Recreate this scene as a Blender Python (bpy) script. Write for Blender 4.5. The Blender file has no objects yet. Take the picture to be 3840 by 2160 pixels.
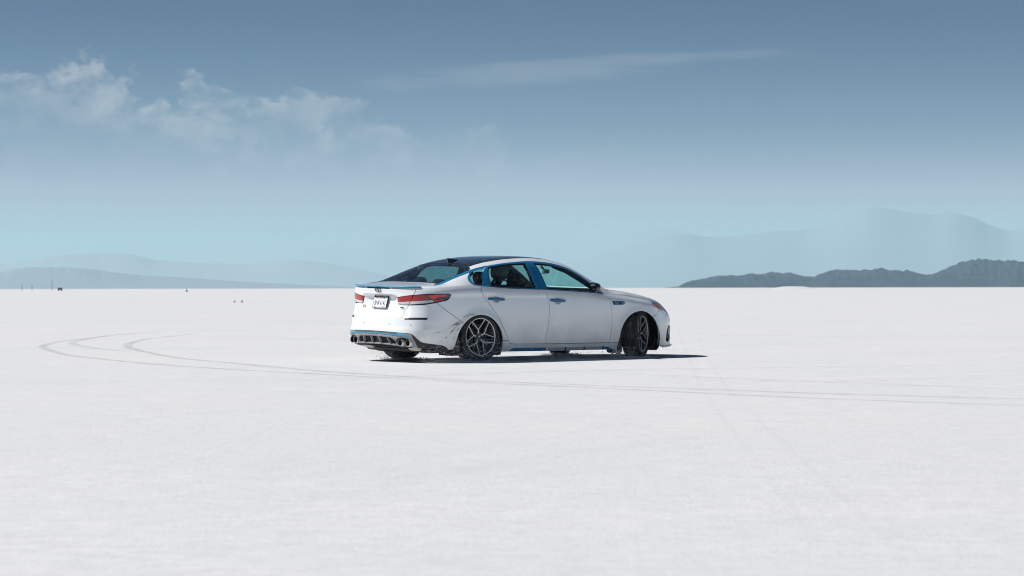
import bpy, math, random
import numpy as np
from mathutils import Vector, Matrix, noise
from mathutils.geometry import delaunay_2d_cdt

random.seed(7); rng = np.random.default_rng(7)
scene = bpy.context.scene
C = scene.collection
rad = math.radians

# ------------------------------------------------------------------ camera
CAM_H = 0.955
cam_d = bpy.data.cameras.new('camera')
cam_d.sensor_width = 36.0
cam_d.lens = 79.0
cam_d.clip_start = 0.1
cam_d.clip_end = 400000.0
cam_d.dof.use_dof = True
cam_d.dof.focus_distance = 29.5
cam_d.dof.aperture_fstop = 4.5
cam = bpy.data.objects.new('camera', cam_d)
C.objects.link(cam)
cam.matrix_world = (Matrix.Translation((0, 0, CAM_H)) @ Matrix.Rotation(rad(90), 4, 'X')
                    @ Matrix.Rotation(-0.00195, 4, 'Z'))
scene.camera = cam

# ------------------------------------------------------------------ light
SUN_EL, SUN_AZ = rad(48), rad(-86)          # azimuth clockwise from +Y: the sun stands to the left
sun_dir = Vector((math.sin(SUN_AZ) * math.cos(SUN_EL), math.cos(SUN_AZ) * math.cos(SUN_EL), math.sin(SUN_EL)))
sun_d = bpy.data.lights.new('sun', 'SUN')
sun_d.energy = 4.6
sun_d.angle = rad(0.53)
sun_d.color = (1.0, 0.978, 0.950)
sun = bpy.data.objects.new('sun', sun_d)
C.objects.link(sun)
sun.rotation_euler = sun_dir.to_track_quat('Z', 'Y').to_euler()

world = bpy.data.worlds.new('World')
scene.world = world
world.use_nodes = True


class NT:
    """small helper for node trees"""
    def __init__(self, tree):
        self.t = tree

    def n(self, kind, **kw):
        nd = self.t.nodes.new(kind)
        for k, v in kw.items():
            if k == 'inp':
                for kk, vv in v.items():
                    if isinstance(vv, bpy.types.NodeSocket):
                        self.t.links.new(vv, nd.inputs[kk])
                    else:
                        nd.inputs[kk].default_value = vv
            else:
                setattr(nd, k, v)
        return nd

    def math(self, op, a, b=0.0, c=0.0, clamp=False):
        return self.n('ShaderNodeMath', operation=op, use_clamp=clamp, inp={0: a, 1: b, 2: c}).outputs[0]

    def mapr(self, v, a, b, c=0.0, d=1.0, smooth=True):
        return self.n('ShaderNodeMapRange', interpolation_type='SMOOTHSTEP' if smooth else 'LINEAR',
                      inp={0: v, 1: a, 2: b, 3: c, 4: d}).outputs[0]

    def mix(self, f, a, b, blend='MIX'):
        m = self.n('ShaderNodeMix', data_type='RGBA', blend_type=blend)
        for i, v in ((0, f), (6, a), (7, b)):
            if isinstance(v, bpy.types.NodeSocket):
                self.t.links.new(v, m.inputs[i])
            else:
                m.inputs[i].default_value = v
        return m.outputs[2]

    def link(self, a, b):
        self.t.links.new(a, b)


def build_world():
    nt = NT(world.node_tree)
    world.node_tree.nodes.clear()
    sky = nt.n('ShaderNodeTexSky', sky_type='NISHITA', sun_disc=False)
    sky.sun_elevation = SUN_EL
    sky.sun_rotation = SUN_AZ
    sky.altitude = 1280
    sky.air_density = 1.0
    sky.dust_density = 0.0
    sky.ozone_density = 2.0
    tc = nt.n('ShaderNodeTexCoord')
    sep = nt.n('ShaderNodeSeparateXYZ', inp={0: tc.outputs['Generated']})
    x, y, z = sep.outputs
    az = nt.math('ARCTAN2', x, y)
    el = nt.math('ARCTANGENT', nt.math('DIVIDE', z, nt.math('SQRT', nt.math('ADD', nt.math('MULTIPLY', x, x), nt.math('MULTIPLY', y, y)))))
    # cumulus bank on the left, thin streak higher up
    def fbm(sx, sy, off, detail=6.0, rough=0.55):
        v = nt.n('ShaderNodeCombineXYZ', inp={0: nt.math('MULTIPLY', az, sx), 1: nt.math('MULTIPLY', el, sy), 2: off}).outputs[0]
        return nt.n('ShaderNodeTexNoise', inp={'Vector': v, 'Scale': 1.0, 'Detail': detail, 'Roughness': rough}).outputs[0]
    puff = fbm(34.0, 46.0, 3.1, 7.0, 0.60)
    body = fbm(75.0, 110.0, 5.7, 6.0, 0.55)
    n2 = fbm(12.0, 95.0, 8.3)
    top = nt.math('ADD', nt.mapr(az, -0.12, 0.02, 0.0885, 0.064), nt.mapr(az, -0.14, -0.205, 0.0, 0.013))
    edge = nt.math('SUBTRACT', nt.math('ADD', top, nt.math('MULTIPLY', nt.math('SUBTRACT', puff, 0.5), 0.075)), el)
    crown = nt.math('MULTIPLY', nt.mapr(edge, 0.0, 0.0055), nt.mapr(edge, 0.040, 0.002, 0.16, 1.0))
    d1 = nt.math('MULTIPLY', crown, nt.mapr(body, 0.33, 0.64, 0.15, 1.0))
    d1 = nt.math('MULTIPLY', d1, nt.math('MULTIPLY', nt.mapr(az, 0.060, -0.13, 0.0, 1.0, smooth=False), nt.mapr(el, 0.030, 0.058)))
    line = nt.math('ADD', 0.0945, nt.math('MULTIPLY', az, 0.055))
    rel2 = nt.math('ABSOLUTE', nt.math('SUBTRACT', el, line))
    band2 = nt.math('MULTIPLY', nt.mapr(rel2, 0.0085, 0.001), nt.math('MULTIPLY', nt.mapr(az, 0.165, 0.03), nt.mapr(az, -0.085, -0.02)))
    d2 = nt.math('MULTIPLY', nt.mapr(nt.math('ADD', n2, nt.math('MULTIPLY', band2, 0.22)), 0.52, 0.80), nt.mapr(band2, 0.0, 0.4))
    dens = nt.math('MAXIMUM', nt.math('MULTIPLY', d1, 0.60), nt.math('MULTIPLY', d2, 0.19))
    # deep, polarised blue overhead, paler towards the horizon
    ramp = nt.n('ShaderNodeValToRGB', inp={0: nt.mapr(el, 0.0, 0.16, 0.0, 1.0, smooth=False)})
    cr = ramp.color_ramp
    cr.interpolation = 'B_SPLINE'
    for i, (p_, c_) in enumerate(SKY_RAMP):
        e_ = cr.elements[i] if i < 2 else cr.elements.new(p_)
        e_.position = p_; e_.color = c_
    tint = nt.mix(1.0, sky.outputs[0], ramp.outputs[0], 'MULTIPLY')
    cloud = nt.mix(dens, tint, CLOUD_COL)
    bg = nt.n('ShaderNodeBackground', inp={'Color': cloud, 'Strength': SKY_STR})
    out = nt.n('ShaderNodeOutputWorld')
    nt.link(bg.outputs[0], out.inputs[0])


SKY_STR = 0.05
SKY_RAMP = [(0.0, (2.3, 1.30, 1.62, 1)), (1.0, (0.0, 0.09, 0.30, 1)), (0.22, (1.20, 0.84, 1.04, 1)), (0.42, (0.24, 0.33, 0.52, 1)), (0.76, (0.0, 0.11, 0.34, 1))]
CLOUD_COL = (8.0, 7.6, 7.8, 1.0)
build_world()

vs = scene.view_settings
vs.view_transform = 'Standard'
vs.look = 'None'
vs.exposure = 0.45
vs.gamma = 1.0
vs.use_curve_mapping = False
scene.render.engine = 'CYCLES'
cy = scene.cycles
cy.use_denoising = True
cy.filter_width = 1.05
cy.max_bounces = 10
cy.diffuse_bounces = 4
cy.glossy_bounces = 4
cy.transmission_bounces = 6
cy.transparent_max_bounces = 24
cy.volume_bounces = 1
cy.sample_clamp_indirect = 6.0


# ------------------------------------------------------------------ materials
def new_mat(name):
    m = bpy.data.materials.new(name)
    m.use_nodes = True
    m.node_tree.nodes.clear()
    nt = NT(m.node_tree)
    out = nt.n('ShaderNodeOutputMaterial')
    return m, nt, out


def col4(c):
    return (c[0], c[1], c[2], 1.0)


def simple(name, c, rough=0.5, metal=0.0, coat=0.0, coat_rough=0.05, var=0.12, scale=30.0, spec=0.5, bump=0.0, bscale=200.0):
    m, nt, out = new_mat(name)
    tc = nt.n('ShaderNodeTexCoord')
    ns = nt.n('ShaderNodeTexNoise', inp={'Vector': tc.outputs['Object'], 'Scale': scale, 'Detail': 5.0, 'Roughness': 0.6})
    f = nt.mapr(ns.outputs[0], 0.3, 0.7)
    a = tuple(v * (1 - var) for v in c)
    b = tuple(min(1.0, v * (1 + var)) for v in c)
    col = nt.mix(f, col4(a), col4(b))
    p = nt.n('ShaderNodeBsdfPrincipled', inp={'Base Color': col, 'Roughness': rough, 'Metallic': metal,
             'Coat Weight': coat, 'Coat Roughness': coat_rough, 'Specular IOR Level': spec})
    if bump:
        nb = nt.n('ShaderNodeTexNoise', inp={'Vector': tc.outputs['Object'], 'Scale': bscale, 'Detail': 4.0})
        b_ = nt.n('ShaderNodeBump', inp={'Height': nb.outputs[0], 'Strength': bump, 'Distance': 0.01})
        nt.link(b_.outputs[0], p.inputs['Normal'])
    nt.link(p.outputs[0], out.inputs[0])
    return m


def paint_material():
    m, nt, out = new_mat('pearl_white_paint')
    tc = nt.n('ShaderNodeTexCoord')
    pos = tc.outputs['Object']
    sep = nt.n('ShaderNodeSeparateXYZ', inp={0: pos})
    big = nt.n('ShaderNodeTexNoise', inp={'Vector': pos, 'Scale': 3.0, 'Detail': 6.0, 'Roughness': 0.65}).outputs[0]
    fine = nt.n('ShaderNodeTexNoise', inp={'Vector': pos, 'Scale': 120.0, 'Detail': 3.0, 'Roughness': 0.7}).outputs[0]
    # dried salt dust, thicker low down where the wheels throw it
    h = nt.mapr(sep.outputs[2], 0.75, 0.12, 0.0, 0.75)
    dust = nt.math('MULTIPLY', nt.mapr(nt.math('ADD', nt.math('MULTIPLY', big, 0.8), nt.math('MULTIPLY', fine, 0.45)), 0.42, 0.80), h)
    col = nt.mix(dust, (0.79, 0.82, 0.84, 1), (0.54, 0.53, 0.51, 1))
    rough = nt.math('ADD', 0.30, nt.math('MULTIPLY', dust, 0.4))
    coat = nt.math('SUBTRACT', 1.0, nt.math('MULTIPLY', dust, 0.85))
    p = nt.n('ShaderNodeBsdfPrincipled', inp={'Base Color': col, 'Roughness': rough, 'Coat Weight': coat,
             'Coat Roughness': 0.07, 'Coat IOR': 1.75, 'Specular IOR Level': 0.5})
    nt.link(p.outputs[0], out.inputs[0])
    return m


def glass_material(name, tint, gloss_rough=0.02, dust=0.05):
    """thin tinted pane: straight-through tint plus a fresnel mirror layer"""
    m, nt, out = new_mat(name)
    tr = nt.n('ShaderNodeBsdfTransparent', inp={'Color': col4(tint)})
    gl = nt.n('ShaderNodeBsdfGlossy', inp={'Color': (0.9, 0.95, 1, 1), 'Roughness': gloss_rough})
    bf = nt.n('ShaderNodeNewGeometry').outputs['Backfacing']
    lw = nt.n('ShaderNodeFresnel', inp={'IOR': nt.mapr(bf, 0.0, 1.0, 1.5, 1 / 1.5, smooth=False)})
    mx = nt.n('ShaderNodeMixShader')
    nt.link(lw.outputs[0], mx.inputs[0]); nt.link(tr.outputs[0], mx.inputs[1]); nt.link(gl.outputs[0], mx.inputs[2])
    tc = nt.n('ShaderNodeTexCoord')
    ns = nt.n('ShaderNodeTexNoise', inp={'Vector': tc.outputs['Object'], 'Scale': 9.0, 'Detail': 8.0, 'Roughness': 0.7}).outputs[0]
    df = nt.n('ShaderNodeBsdfDiffuse', inp={'Color': (0.7, 0.7, 0.68, 1)})
    m2 = nt.n('ShaderNodeMixShader', inp={0: nt.math('MULTIPLY', nt.mapr(ns, 0.35, 0.75), dust)})
    nt.link(mx.outputs[0], m2.inputs[1]); nt.link(df.outputs[0], m2.inputs[2])
    nt.link(m2.outputs[0], out.inputs[0])
    return m


def ground_material():
    m, nt, out = new_mat('salt_crust')
    tc = nt.n('ShaderNodeTexCoord')
    pos = tc.outputs['Object']
    def ns(scale, detail=6.0, rough=0.6, off=0.0, sx=1.0, sy=1.0):
        v = nt.n('ShaderNodeMapping', inp={'Vector': pos, 'Location': (off, off * 1.7, 0), 'Scale': (sx, sy, 1)}).outputs[0]
        return nt.n('ShaderNodeTexNoise', inp={'Vector': v, 'Scale': scale, 'Detail': detail, 'Roughness': rough}).outputs[0]
    broad = nt.mapr(ns(0.035, 5, 0.55, 11), 0.35, 0.68)
    mid = nt.mapr(ns(0.33, 6, 0.62, 3), 0.38, 0.70)
    mott = nt.mapr(ns(2.3, 6, 0.68, 5, 0.6, 1.0), 0.36, 0.72)
    grit = nt.mapr(ns(38, 3, 0.75, 1), 0.30, 0.74)
    warm = nt.mapr(ns(0.11, 5, 0.6, 31), 0.45, 0.70)
    c = nt.mix(nt.math('MULTIPLY', broad, 0.85), (0.632, 0.624, 0.620, 1), (0.596, 0.597, 0.601, 1))
    c = nt.mix(nt.math('MULTIPLY', mid, 0.95), c, (0.545, 0.569, 0.577, 1))
    c = nt.mix(nt.math('MULTIPLY', warm, 0.80), c, (0.632, 0.606, 0.580, 1))
    c = nt.mix(nt.math('MULTIPLY', mott, 0.60), c, (0.545, 0.548, 0.554, 1))
    fine = nt.mapr(ns(8.5, 5, 0.70, 17, 0.55, 1.0), 0.34, 0.70)
    c = nt.mix(nt.math('MULTIPLY', fine, 0.55), c, (0.470, 0.478, 0.492, 1))
    c = nt.mix(nt.math('MULTIPLY', grit, 0.24), c, (0.462, 0.463, 0.465, 1))
    # long shallow damp streaks
    stv = ns(0.05, 4, 0.5, 70, 0.35, 2.2)
    c = nt.mix(nt.math('MULTIPLY', nt.mapr(stv, 0.52, 0.70), 0.60), c, (0.521, 0.534, 0.542, 1))
    p = nt.n('ShaderNodeBsdfPrincipled', inp={'Base Color': c, 'Roughness': 0.85, 'Specular IOR Level': 0.25})
    hgt = nt.math('ADD', nt.math('MULTIPLY', ns(2.6, 7, 0.70, 2, 1.0, 0.6), 1.0), nt.math('MULTIPLY', ns(13, 6, 0.76, 9), 0.62))
    b = nt.n('ShaderNodeBump', inp={'Height': hgt, 'Strength': 0.24, 'Distance': 0.05})
    nt.link(b.outputs[0], p.inputs['Normal'])
    nt.link(p.outputs[0], out.inputs[0])
    return m


def track_material(name, c, keep, scale=3.0):
    """a worn mark pressed into the salt: patchy cover over the crust below"""
    m, nt, out = new_mat(name)
    tc = nt.n('ShaderNodeTexCoord')
    a = nt.n('ShaderNodeTexNoise', inp={'Vector': tc.outputs['Object'], 'Scale': scale, 'Detail': 7.0, 'Roughness': 0.72}).outputs[0]
    g = nt.n('ShaderNodeTexNoise', inp={'Vector': tc.outputs['Object'], 'Scale': 40.0, 'Detail': 3.0, 'Roughness': 0.7}).outputs[0]
    at = nt.n('ShaderNodeAttribute', attribute_name='edge').outputs['Fac']
    f = nt.math('MULTIPLY', nt.mapr(nt.math('ADD', nt.math('MULTIPLY', a, 0.7), nt.math('MULTIPLY', g, 0.3)), 0.30, 0.70), keep)
    f = nt.math('MULTIPLY', f, at)
    d = nt.n('ShaderNodeBsdfDiffuse', inp={'Color': col4(c), 'Roughness': 1.0})
    t = nt.n('ShaderNodeBsdfTransparent')
    mx = nt.n('ShaderNodeMixShader')
    nt.link(f, mx.inputs[0]); nt.link(t.outputs[0], mx.inputs[1]); nt.link(d.outputs[0], mx.inputs[2])
    nt.link(mx.outputs[0], out.inputs[0])
    return m


def mountain_material(name, c1, c2, scale):
    m, nt, out = new_mat(name)
    tc = nt.n('ShaderNodeTexCoord')
    a = nt.n('ShaderNodeTexNoise', inp={'Vector': tc.outputs['Object'], 'Scale': scale, 'Detail': 8.0, 'Roughness': 0.6}).outputs[0]
    c = nt.mix(nt.mapr(a, 0.35, 0.65), col4(c1), col4(c2))
    p = nt.n('ShaderNodeBsdfPrincipled', inp={'Base Color': c, 'Roughness': 0.95, 'Specular IOR Level': 0.1})
    nt.link(p.outputs[0], out.inputs[0])
    return m


M = {}
M['paint'] = paint_material()
M['black_gloss'] = simple('black_gloss_roof', (0.012, 0.016, 0.022), 0.25, coat=1.0, coat_rough=0.04, var=0.2)
M['black_trim'] = simple('black_plastic', (0.014, 0.015, 0.017), 0.55, var=0.25)
M['rubber'] = simple('rubber_seal', (0.010, 0.010, 0.011), 0.6)
M['seal_grey'] = simple('grey_seal_lip', (0.16, 0.165, 0.17), 0.5)
M['liner'] = simple('wheel_well_felt', (0.012, 0.012, 0.013), 0.95, var=0.4)
M['blue'] = simple('blue_wrap_trim', (0.010, 0.155, 0.34), 0.32, coat=0.3, coat_rough=0.15, var=0.1)
M['blue_pale'] = simple('pale_blue_trim', (0.035, 0.27, 0.42), 0.32, coat=0.3, coat_rough=0.15, var=0.1)
M['diffuser'] = simple('grey_diffuser_plastic', (0.26, 0.262, 0.265), 0.55, var=0.25, scale=18, bump=0.1)
M['pocket'] = simple('dark_grey_plastic', (0.11, 0.112, 0.115), 0.65, var=0.25)
M['chrome'] = simple('steel_exhaust', (0.80, 0.79, 0.77), 0.30, metal=0.45)
M['soot'] = simple('sooty_steel', (0.02, 0.019, 0.018), 0.8)
M['muffler'] = simple('salt_crusted_steel', (0.50, 0.46, 0.40), 0.7, var=0.25, bump=0.3, bscale=60)
M['tyre'] = simple('tyre_rubber', (0.016, 0.016, 0.017), 0.72, var=0.45, scale=60, bump=0.15, bscale=260)
M['rim_dark'] = simple('gunmetal_alloy', (0.075, 0.078, 0.083), 0.35, metal=0.6, coat=0.3)
M['machined'] = simple('machined_alloy', (0.82, 0.83, 0.84), 0.35, metal=0.25)
M['disc'] = simple('brake_disc_steel', (0.06, 0.06, 0.06), 0.45, metal=0.8)
M['lamp_smoke'] = simple('smoked_lens', (0.020, 0.004, 0.006), 0.12, coat=1.0, coat_rough=0.03)
M['lamp_red'] = simple('red_lens', (0.33, 0.006, 0.014), 0.25, coat=0.4, coat_rough=0.03, var=0.3, scale=60)
M['lamp_bright'] = simple('bright_red_reflector', (0.62, 0.006, 0.012), 0.25, coat=1.0, coat_rough=0.03, var=0.2, scale=120)
M['lamp_white'] = simple('clear_lens', (0.52, 0.49, 0.50), 0.15, coat=1.0, coat_rough=0.03, var=0.2, scale=40)
M['amber'] = simple('amber_lens', (0.85, 0.22, 0.012), 0.2, coat=1.0, coat_rough=0.03)
M['headlamp'] = simple('headlamp_lens', (0.66, 0.70, 0.73), 0.1, metal=0.3, coat=1.0, coat_rough=0.02, var=0.35, scale=22)
M['badge'] = simple('dark_chrome_badge', (0.015, 0.02, 0.02), 0.2, metal=0.3)
M['gold'] = simple('copper_badge', (0.55, 0.30, 0.12), 0.3, metal=0.8)
M['plate'] = simple('plate_white', (0.72, 0.74, 0.76), 0.45, var=0.05)
M['plate_blue'] = simple('plate_letter_blue', (0.010, 0.045, 0.11), 0.5)
M['plate_red'] = simple('plate_letter_red', (0.55, 0.10, 0.12), 0.5)
M['sticker_green'] = simple('sticker_green', (0.03, 0.32, 0.25), 0.5)
M['light_grey'] = simple('light_grey_print', (0.45, 0.47, 0.52), 0.5)
M['glass_side'] = glass_material('tinted_side_glass', (0.42, 0.61, 0.59))
M['glass_rear'] = glass_material('tinted_rear_glass', (0.36, 0.58, 0.59), dust=0.03)
M['glass_front'] = glass_material('windscreen_glass', (0.66, 0.90, 0.87))
M['interior'] = simple('charcoal_cloth', (0.018, 0.018, 0.020), 0.9, var=0.3, scale=80)
M['interior_light'] = simple('grey_headliner', (0.22, 0.22, 0.22), 0.95)
M['mirror'] = simple('mirror_glass', (0.85, 0.88, 0.9), 0.03, metal=1.0, var=0.01)
M['skin'] = simple('skin', (0.42, 0.26, 0.19), 0.55)
M['shirt'] = simple('dark_shirt', (0.03, 0.032, 0.04), 0.9)
M['helmet'] = simple('grey_helmet', (0.30, 0.33, 0.31), 0.25, coat=0.6)
M['salt'] = simple('salt_crumbs', (0.80, 0.81, 0.82), 0.8, var=0.1)
M['dusty_rubber'] = simple('salt_dusted_rubber', (0.05, 0.052, 0.054), 0.9, var=0.6, scale=35, bump=0.2)
M['sill_grey'] = simple('bare_grey_sill', (0.34, 0.36, 0.38), 0.6, var=0.2)
M['ground'] = ground_material()


# ------------------------------------------------------------------ mesh helpers
def link(o, parent=None):
    C.objects.link(o)
    if parent is not None:
        o.parent = parent
    return o


def mesh_obj(name, verts, faces, mat, parent=None, smooth=False, normals=None, sharp=None):
    me = bpy.data.meshes.new(name)
    me.from_pydata([tuple(map(float, v)) for v in verts], [], [tuple(map(int, f)) for f in faces])
    me.materials.append(mat)
    if smooth:
        me.polygons.foreach_set('use_smooth', [True] * len(me.polygons))
    me.update()
    if normals is not None:
        me.normals_split_custom_set_from_vertices([tuple(map(float, n)) for n in normals])
    elif smooth and sharp is not None:
        me.set_sharp_from_angle(angle=sharp)
    return link(bpy.data.objects.new(name, me), parent)


def tag(o, label=None, category=None, group=None, kind=None):
    if label: o['label'] = label
    if category: o['category'] = category
    if group: o['group'] = group
    if kind: o['kind'] = kind
    return o


class MB:
    """collects primitive shapes, builds one mesh"""
    def __init__(self):
        self.v, self.f = [], []

    def add(self, v, f):
        n = len(self.v)
        self.v += [tuple(p) for p in v]
        self.f += [tuple(i + n for i in q) for q in f]
        return self

    def box(self, c, s, rot=None, bev=0.0):
        """box with chamfered edges"""
        sx, sy, sz = (d / 2 for d in s)
        b = min(bev, sx * .9, sy * .9, sz * .9)
        pts, faces = [], []
        if b <= 0:
            pts = [(x, y, z) for x in (-sx, sx) for y in (-sy, sy) for z in (-sz, sz)]
            faces = [(0, 1, 3, 2), (4, 6, 7, 5), (0, 4, 5, 1), (2, 3, 7, 6), (0, 2, 6, 4), (1, 5, 7, 3)]
        else:
            idx = {}
            for i in (-1, 1):
                for j in (-1, 1):
                    for k in (-1, 1):
                        for a in range(3):
                            p = [i * (sx - b), j * (sy - b), k * (sz - b)]
                            p[a] = (i * sx, j * sy, k * sz)[a]
                            idx[(i, j, k, a)] = len(pts)
                            pts.append(tuple(p))
            for a in range(3):
                o1, o2 = (a + 1) % 3, (a + 2) % 3
                for sgn in (-1, 1):
                    q = []
                    for s1, s2 in ((-1, -1), (1, -1), (1, 1), (-1, 1)):
                        k = [0, 0, 0]; k[a] = sgn; k[o1] = s1; k[o2] = s2
                        q.append(idx[(*k, a)])
                    faces.append(tuple(q if sgn > 0 else q[::-1]))
            for a in range(3):                       # edge bevels along axis a
                o1, o2 = (a + 1) % 3, (a + 2) % 3
                for s1 in (-1, 1):
                    for s2 in (-1, 1):
                        k0 = [0, 0, 0]; k0[o1] = s1; k0[o2] = s2
                        k1 = list(k0); k0[a] = -1; k1[a] = 1
                        q = [idx[(*k0, o1)], idx[(*k1, o1)], idx[(*k1, o2)], idx[(*k0, o2)]]
                        faces.append(tuple(q if s1 * s2 < 0 else q[::-1]))
            for i in (-1, 1):
                for j in (-1, 1):
                    for k in (-1, 1):
                        q = [idx[(i, j, k, a)] for a in range(3)]
                        faces.append(tuple(q if i * j * k > 0 else q[::-1]))
        mt = rot if rot is not None else Matrix.Identity(3)
        return self.add([mt @ Vector(p) + Vector(c) for p in pts], faces)

    def prism(self, poly, axis, a, b):
        """extrude a 2-D outline between a and b along axis"""
        o = [i for i in range(3) if i != axis]
        pts = []
        for h in (a, b):
            for p in poly:
                q = [0, 0, 0]; q[o[0]], q[o[1]] = p; q[axis] = h
                pts.append(tuple(q))
        n = len(poly)
        f = [tuple(range(n)), tuple(range(2 * n - 1, n - 1, -1))]
        f += [((i + 1) % n, i, n + i, n + (i + 1) % n) for i in range(n)]
        return self.add(pts, f)

    def lathe(self, prof, seg=64, closed=False, a0=0.0):
        """profile (r, y) turned about the y axis"""
        n, pts = len(prof), []
        for i in range(seg):
            a = a0 + 2 * math.pi * i / seg
            pts += [(r * math.cos(a), y, r * math.sin(a)) for r, y in prof]
        f = []
        for i in range(seg):
            j = (i + 1) % seg
            for k in range(n if closed else n - 1):
                l = (k + 1) % n
                f.append((i * n + k, j * n + k, j * n + l, i * n + l))
        return self.add(pts, f)

    def tube(self, pts, r, seg=10, caps=True):
        pts = [Vector(p) for p in pts]
        rr = r if isinstance(r, (list, tuple)) else [r] * len(pts)
        v, f = [], []
        up = Vector((0.13, 0.27, 0.95)).normalized()
        for i, p in enumerate(pts):
            d = (pts[min(i + 1, len(pts) - 1)] - pts[max(i - 1, 0)]).normalized()
            s = d.cross(up).normalized(); t = s.cross(d)
            for k in range(seg):
                a = 2 * math.pi * k / seg
                v.append(p + (s * math.cos(a) + t * math.sin(a)) * rr[i])
        for i in range(len(pts) - 1):
            for k in range(seg):
                l = (k + 1) % seg
                f.append((i * seg + k, i * seg + l, (i + 1) * seg + l, (i + 1) * seg + k))
        if caps:
            f.append(tuple(range(seg))[::-1]); f.append(tuple(range((len(pts) - 1) * seg, len(pts) * seg)))
        return self.add(v, f)

    def build(self, name, mat, parent=None, smooth=True, sharp=rad(35), xf=None, pose=False):
        v = self.v
        if xf is not None:
            v = [xf @ Vector(p) for p in v]
        if pose:
            v = POSE(np.array([tuple(p) for p in v]))
        o = mesh_obj(name, v, self.f, mat, parent, smooth, sharp=sharp)
        import bmesh
        bm = bmesh.new(); bm.from_mesh(o.data)
        bmesh.ops.recalc_face_normals(bm, faces=bm.faces)
        bm.to_mesh(o.data); bm.free()
        return o


def pchip(xs, ys):
    xs = np.array(xs, float); ys = np.array(ys, float); h = np.diff(xs); d = np.diff(ys) / h
    m = np.zeros(len(xs)); m[0] = d[0]; m[-1] = d[-1]
    for i in range(1, len(xs) - 1):
        if d[i - 1] * d[i] > 0:
            w1 = 2 * h[i] + h[i - 1]; w2 = h[i] + 2 * h[i - 1]
            m[i] = (w1 + w2) / (w1 / d[i - 1] + w2 / d[i])
    def f(x):
        x = np.asarray(x, float); i = np.clip(np.searchsorted(xs, x) - 1, 0, len(xs) - 2)
        t = (np.clip(x, xs[0], xs[-1]) - xs[i]) / h[i]; t2 = t * t; t3 = t2 * t
        return (2*t3 - 3*t2 + 1)*ys[i] + (t3 - 2*t2 + t)*h[i]*m[i] + (3*t2 - 2*t3)*ys[i+1] + (t3 - t2)*h[i]*m[i+1]
    return f


# ------------------------------------------------------------------ ground and terrain
F_PX, HOR = 8426.0, 1079.7                      # measured scale of bearings and the horizon


def ground_at(px, py):
    """ground position of a spot measured in the photograph"""
    u = px - 1920.0; v = py - HOR + 0.00195 * u
    y = CAM_H * F_PX / v
    return (u * y / F_PX, y)


def build_ground():
    rings = [0, 4, 8, 12, 16, 20, 24, 28, 32, 36, 42, 50, 60, 75, 95, 130, 180, 260, 400, 650, 1100, 2000, 4000, 8000, 16000, 32000, 60000, 110000]
    seg, v, f = 72, [(0, 0, 0)], []
    for r in rings[1:]:
        for k in range(seg):
            a = 2 * math.pi * k / seg
            v.append((r * math.cos(a), r * math.sin(a), 0.0))
    for k in range(seg):
        f.append((0, 1 + k, 1 + (k + 1) % seg))
    for i in range(len(rings) - 2):
        for k in range(seg):
            a, b = 1 + i * seg + k, 1 + i * seg + (k + 1) % seg
            f.append((a, a + seg, b + seg, b))
    o = mesh_obj('salt_flat', v, f, M['ground'])
    tag(o, 'white cracked salt flat stretching to the horizon', None, kind='structure')


build_ground()


def ribbon(name, centre, width, mat, z, soft=0.35):
    """a flat mark on the ground following a centre line, thin towards its edges"""
    pts = [Vector((p[0], p[1], 0)) for p in centre]
    # resample with a Catmull-Rom curve
    out = []
    for i in range(len(pts) - 1):
        p0, p1, p2, p3 = pts[max(i - 1, 0)], pts[i], pts[i + 1], pts[min(i + 2, len(pts) - 1)]
        n = max(4, min(60, int((p2 - p1).length / 0.4)))
        for k in range(n):
            t = k / n
            out.append(0.5 * ((2*p1) + (p2 - p0)*t + (2*p0 - 5*p1 + 4*p2 - p3)*t*t + (3*p1 - p0 - 3*p2 + p3)*t**3))
    out.append(pts[-1])
    v, f, ed = [], [], []
    cols = (-0.5, -0.5 + soft * .5, 0, 0.5 - soft * .5, 0.5)
    for i, p in enumerate(out):
        d = (out[min(i + 1, len(out) - 1)] - out[max(i - 1, 0)]).normalized()
        s = Vector((-d.y, d.x, 0))
        wj = width * (1 + 0.12 * math.sin(i * 0.7) + 0.08 * math.sin(i * 0.23 + 2))
        fade = min(1, i / 6, (len(out) - 1 - i) / 6)
        for c in cols:
            q = p + s * c * wj
            v.append((q.x, q.y, z)); ed.append(fade * (0.0 if abs(c) > .49 else 1.0))
    for i in range(len(out) - 1):
        for k in range(4):
            a = i * 5 + k
            f.append((a, a + 1, a + 6, a + 5))
    o = mesh_obj(name, v, f, mat)
    at = o.data.attributes.new('edge', 'FLOAT', 'POINT')
    at.data.foreach_set('value', ed)
    return o


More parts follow.
